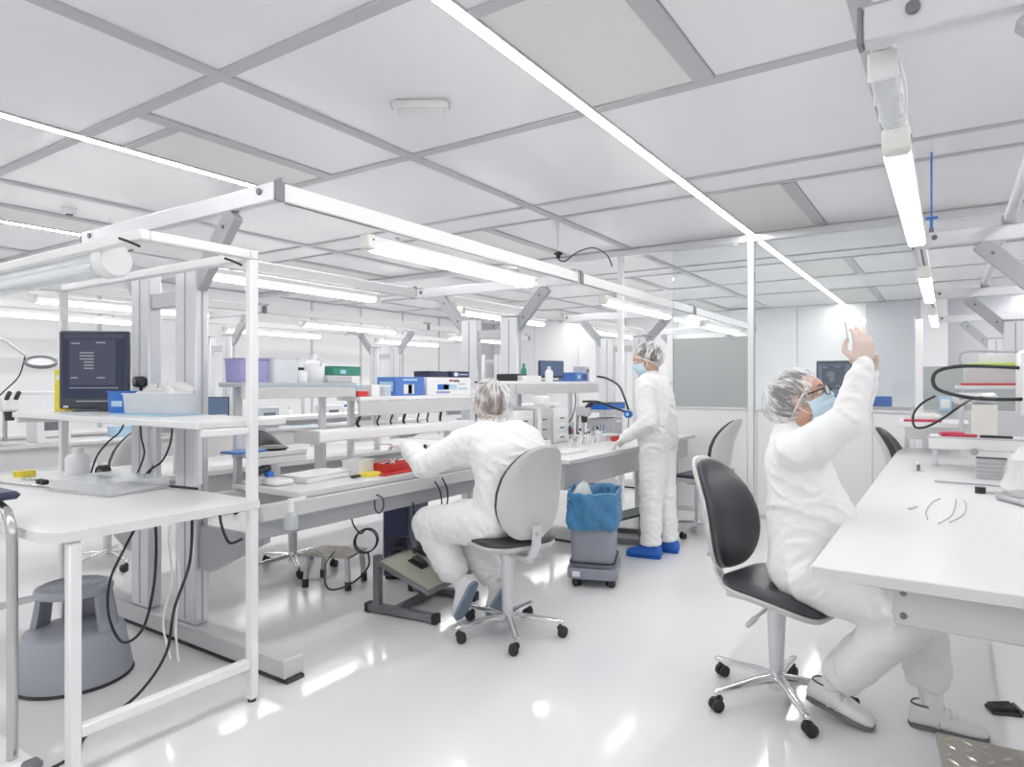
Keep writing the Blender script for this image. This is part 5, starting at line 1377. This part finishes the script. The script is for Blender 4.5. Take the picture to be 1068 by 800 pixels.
# conduit above the right bench
t = thing('conduit_pipe', 'round grey pipe running along above the right bench', 'pipe', (.30, 4.85, 2.325))
ob('pipe', G().cyl((0, -3.2, 0), (0, 3.1, 0), .028, n=16), 'alu_light', t)
for yy in (-2.98, 0, 3.05):
    ob('pipe_clamp', G().box((0, yy, -.012), (.075, .03, .055), .004), 'grey_paint', t)
t = thing('air_drop', 'thin blue-topped air line fitting hanging behind the right bench lamp', 'fitting', (-.09, 5.1, 2.86))
ob('line', G().cyl((0, 0, -.42), (0, 0, 0), .006, n=8), 'blue_print', t); ob('tee', G().box((0, 0, -.43), (.07, .02, .016), .003).cyl((0, 0, -.50), (0, 0, -.43), .009, n=8), 'blue', t)
ob('fitting_body', G().box((-.03, 0, -.56), (.035, .035, .14), .004), 'alu_light', t); ob('plug', G().cyl((0, 0, -.53), (0, 0, -.50), .014, n=10), 'grey_dark', t)

t = thing('lamp_driver', 'pale ballast tube under the rail end at the top right', 'fixture', (-.14, 2.13, 2.2045))
ob('tube', G().loft([((0, -.20, -.04), (.032, 0, 0), (0, 0, .036)), ((0, .20, -.04), (.032, 0, 0), (0, 0, .036))], 16, 3), 'translucent', t)
for q in (-.2, -.03, .12): ob('band', G().box((0, q, -.04), (.068, .012, .076), .004), 'white', t)
ob('flex', G().tube([(.036, -.19, -.03), (.042, 0, -.04), (.03, .2, -.05), (0, .26, -.065)], .004, 6, 4), 'white', t)
# --- beyond the partition
t = thing('storage_cabinet', 'grey cabinet beyond the partition carrying a monitor', 'cabinet', (-.95, 7.75, 0))
ob('body', G().box((0, 0, .56), (1.3, .6, 1.12), .006), 'grey_light', t)
for k in (-1, 1):
    d_ = ob('door', G().box((k*.32, -.306, .56), (.62, .014, 1.06), .004), 'white', t); ob('handle', G().box((-k*.03+k*.06, -.318, .6), (.012, .012, .14), .003), 'steel', d_)
monitor('dark blue monitor behind the glass partition', (-1.0, 7.66, 1.1205), .34, .44, R(15), 'screen_blue', True)
boxt('blue_box', 'blue box on the grey cabinet behind the partition', 'box', (-.60, 7.62, 1.1205), (.26, .2, .10), 'blue', .004)
boxt('control_box', 'small pale control box on the low smoky screen', 'box', (-.02, 6.80, 1.119), (.09, .06, .12), 'blue_light', .004, prints=(('y-', 0, .5, .7, .6, 'paper'),))
# --- far left rows: a few countable things
random.seed(21)
spots = []
for k in range(14):
    x = (-7.02, -7.15, -8.3)[(k*2) % 3]; yy = 2.75 + k*.37; yy += .1 if abs(yy-4.97) < .14 else 0; spots.append((x, yy))
for k, (x, yy) in enumerate(spots):
    z = .8005
    if k % 3 == 0: boxt('equipment_box', NTHS[k//3] + ' pale equipment box from the near end of the far left benches', 'box', (x, yy, z), (.24, .28, .26), ('white', 'grey_light', 'alu_blue')[(k//3) % 3], .008, prints=(('x+', 0, .6, .6, .3, 'grey_dark'), ('x+', 0, .2, .5, .08, 'grey_paint')), group='equipment boxes on the far left benches')
    elif k % 3 == 1: bottle(NTHS[k//3] + ' bottle from the near end of the far left benches', (x, yy, z), .05, .2, ('white', 'blue', 'black')[k % 2], group='bottles on the far left benches')
    else: tray('storage_bin', NTHS[k//3] + ' shallow open bin from the near end of the far left benches', 'bin', (x, yy, z), (.2, .26, .1), ('blue_light', 'translucent')[k % 2], group='bins on the far left benches')
for k, (yy, l) in enumerate(((2.2, 'raised white shelf on the far left row, nearest'), (5.9, 'raised white shelf on the far left row, farthest'))):
    t = thing('bench_shelf', l, 'shelf', (-7.32, yy+.9, 0))
    ob('board', G().box((0, 0, 1.26), (.24, 1.9, .03), .004), 'white', t)
    for s in (-1, 1): ob('support', G().box((-.06, s*.85, 1.0225), (.04, .04, .445), .004), 'alu_light', t)
for k, (yy, l) in enumerate(((2.5, 'low white shelf on the rear side of the middle row, nearest'), (5.4, 'low white shelf on the rear side of the middle row, farthest'))):
    t = thing('bench_shelf', l, 'shelf', (-4.02, yy+.6, 0))
    ob('board', G().box((0, 0, 1.10), (.24, 1.9, .03), .004), 'white', t)
    ob('front_channel', G().box((-.105, 0, 1.06), (.02, 1.88, .045), .003), 'grey_light', t)
    for s in (-1, 1): ob('support', G().box((.06, s*.85, .9425), (.04, .04, .285), .004), 'alu_light', t)
monitor('grey-blue monitor at the far left row seen past the middle columns', (-7.32, 4.58, .8005), .4, .3, R(75), 'screen_blue', False, .09)
t = thing('microscope', 'stereo microscope at the far left edge beyond the rack', 'microscope', (-6.98, 2.42, .8005), R(0))
ob('base', G().box((0, 0, .015), (.24, .18, .03), .008), 'grey_light', t); ob('pillar', G().cyl((-.08, 0, .03), (-.08, 0, .42), .018, n=14), 'steel', t)
ob('body', G().box((.0, 0, .36), (.14, .12, .12), .02), 'white', t); ob('objective', G().cyl((.02, 0, .22), (.02, 0, .30), .035, .045, 16), 'black', t)
for s in (-1, 1): ob('eyepiece', G().cyl((.05, s*.035, .41), (.12, s*.035, .47), .018, n=12), 'black', t)
t = thing('magnifier_lamp', 'ring magnifier lamp on a jointed arm left of the dark monitor', 'lamp', (-7.08, 2.30, .8005))
ob('clamp_base', G().box((0, 0, .03), (.07, .09, .06), .006), 'black', t); ob('stem', G().cyl((0, 0, .06), (0, 0, .98), .014, n=12), 'alu', t)
ob('arm', G().tube([(0, 0, .98), (.08, .10, .93), (.18, .22, .80)], .012, 10), 'alu', t)
Rm = Matrix.Rotation(R(70), 3, 'Z') @ Matrix.Rotation(R(25), 3, 'X')
hd_ = ob('ring_head', G().tube([V((.20, .33, .745)) + Rm @ V((.115*math.cos(a), .115*math.sin(a), 0)) for a in np.linspace(0, 2*PI, 30, endpoint=False)], .016, 10, closed=True), 'grey_dark', t)
ob('lens', G().M and G(Matrix.Translation((.20, .33, .745)) @ Rm.to_4x4()).cyl((0, 0, -.004), (0, 0, .004), .105, n=28), 'clear', hd_)
ob('cable_loop', G().tube([(.17, .22, .80), (.10, .20, .62), (.05, .12, .5), (.02, .02, .38)], .006, 8, 5), 'black', t)
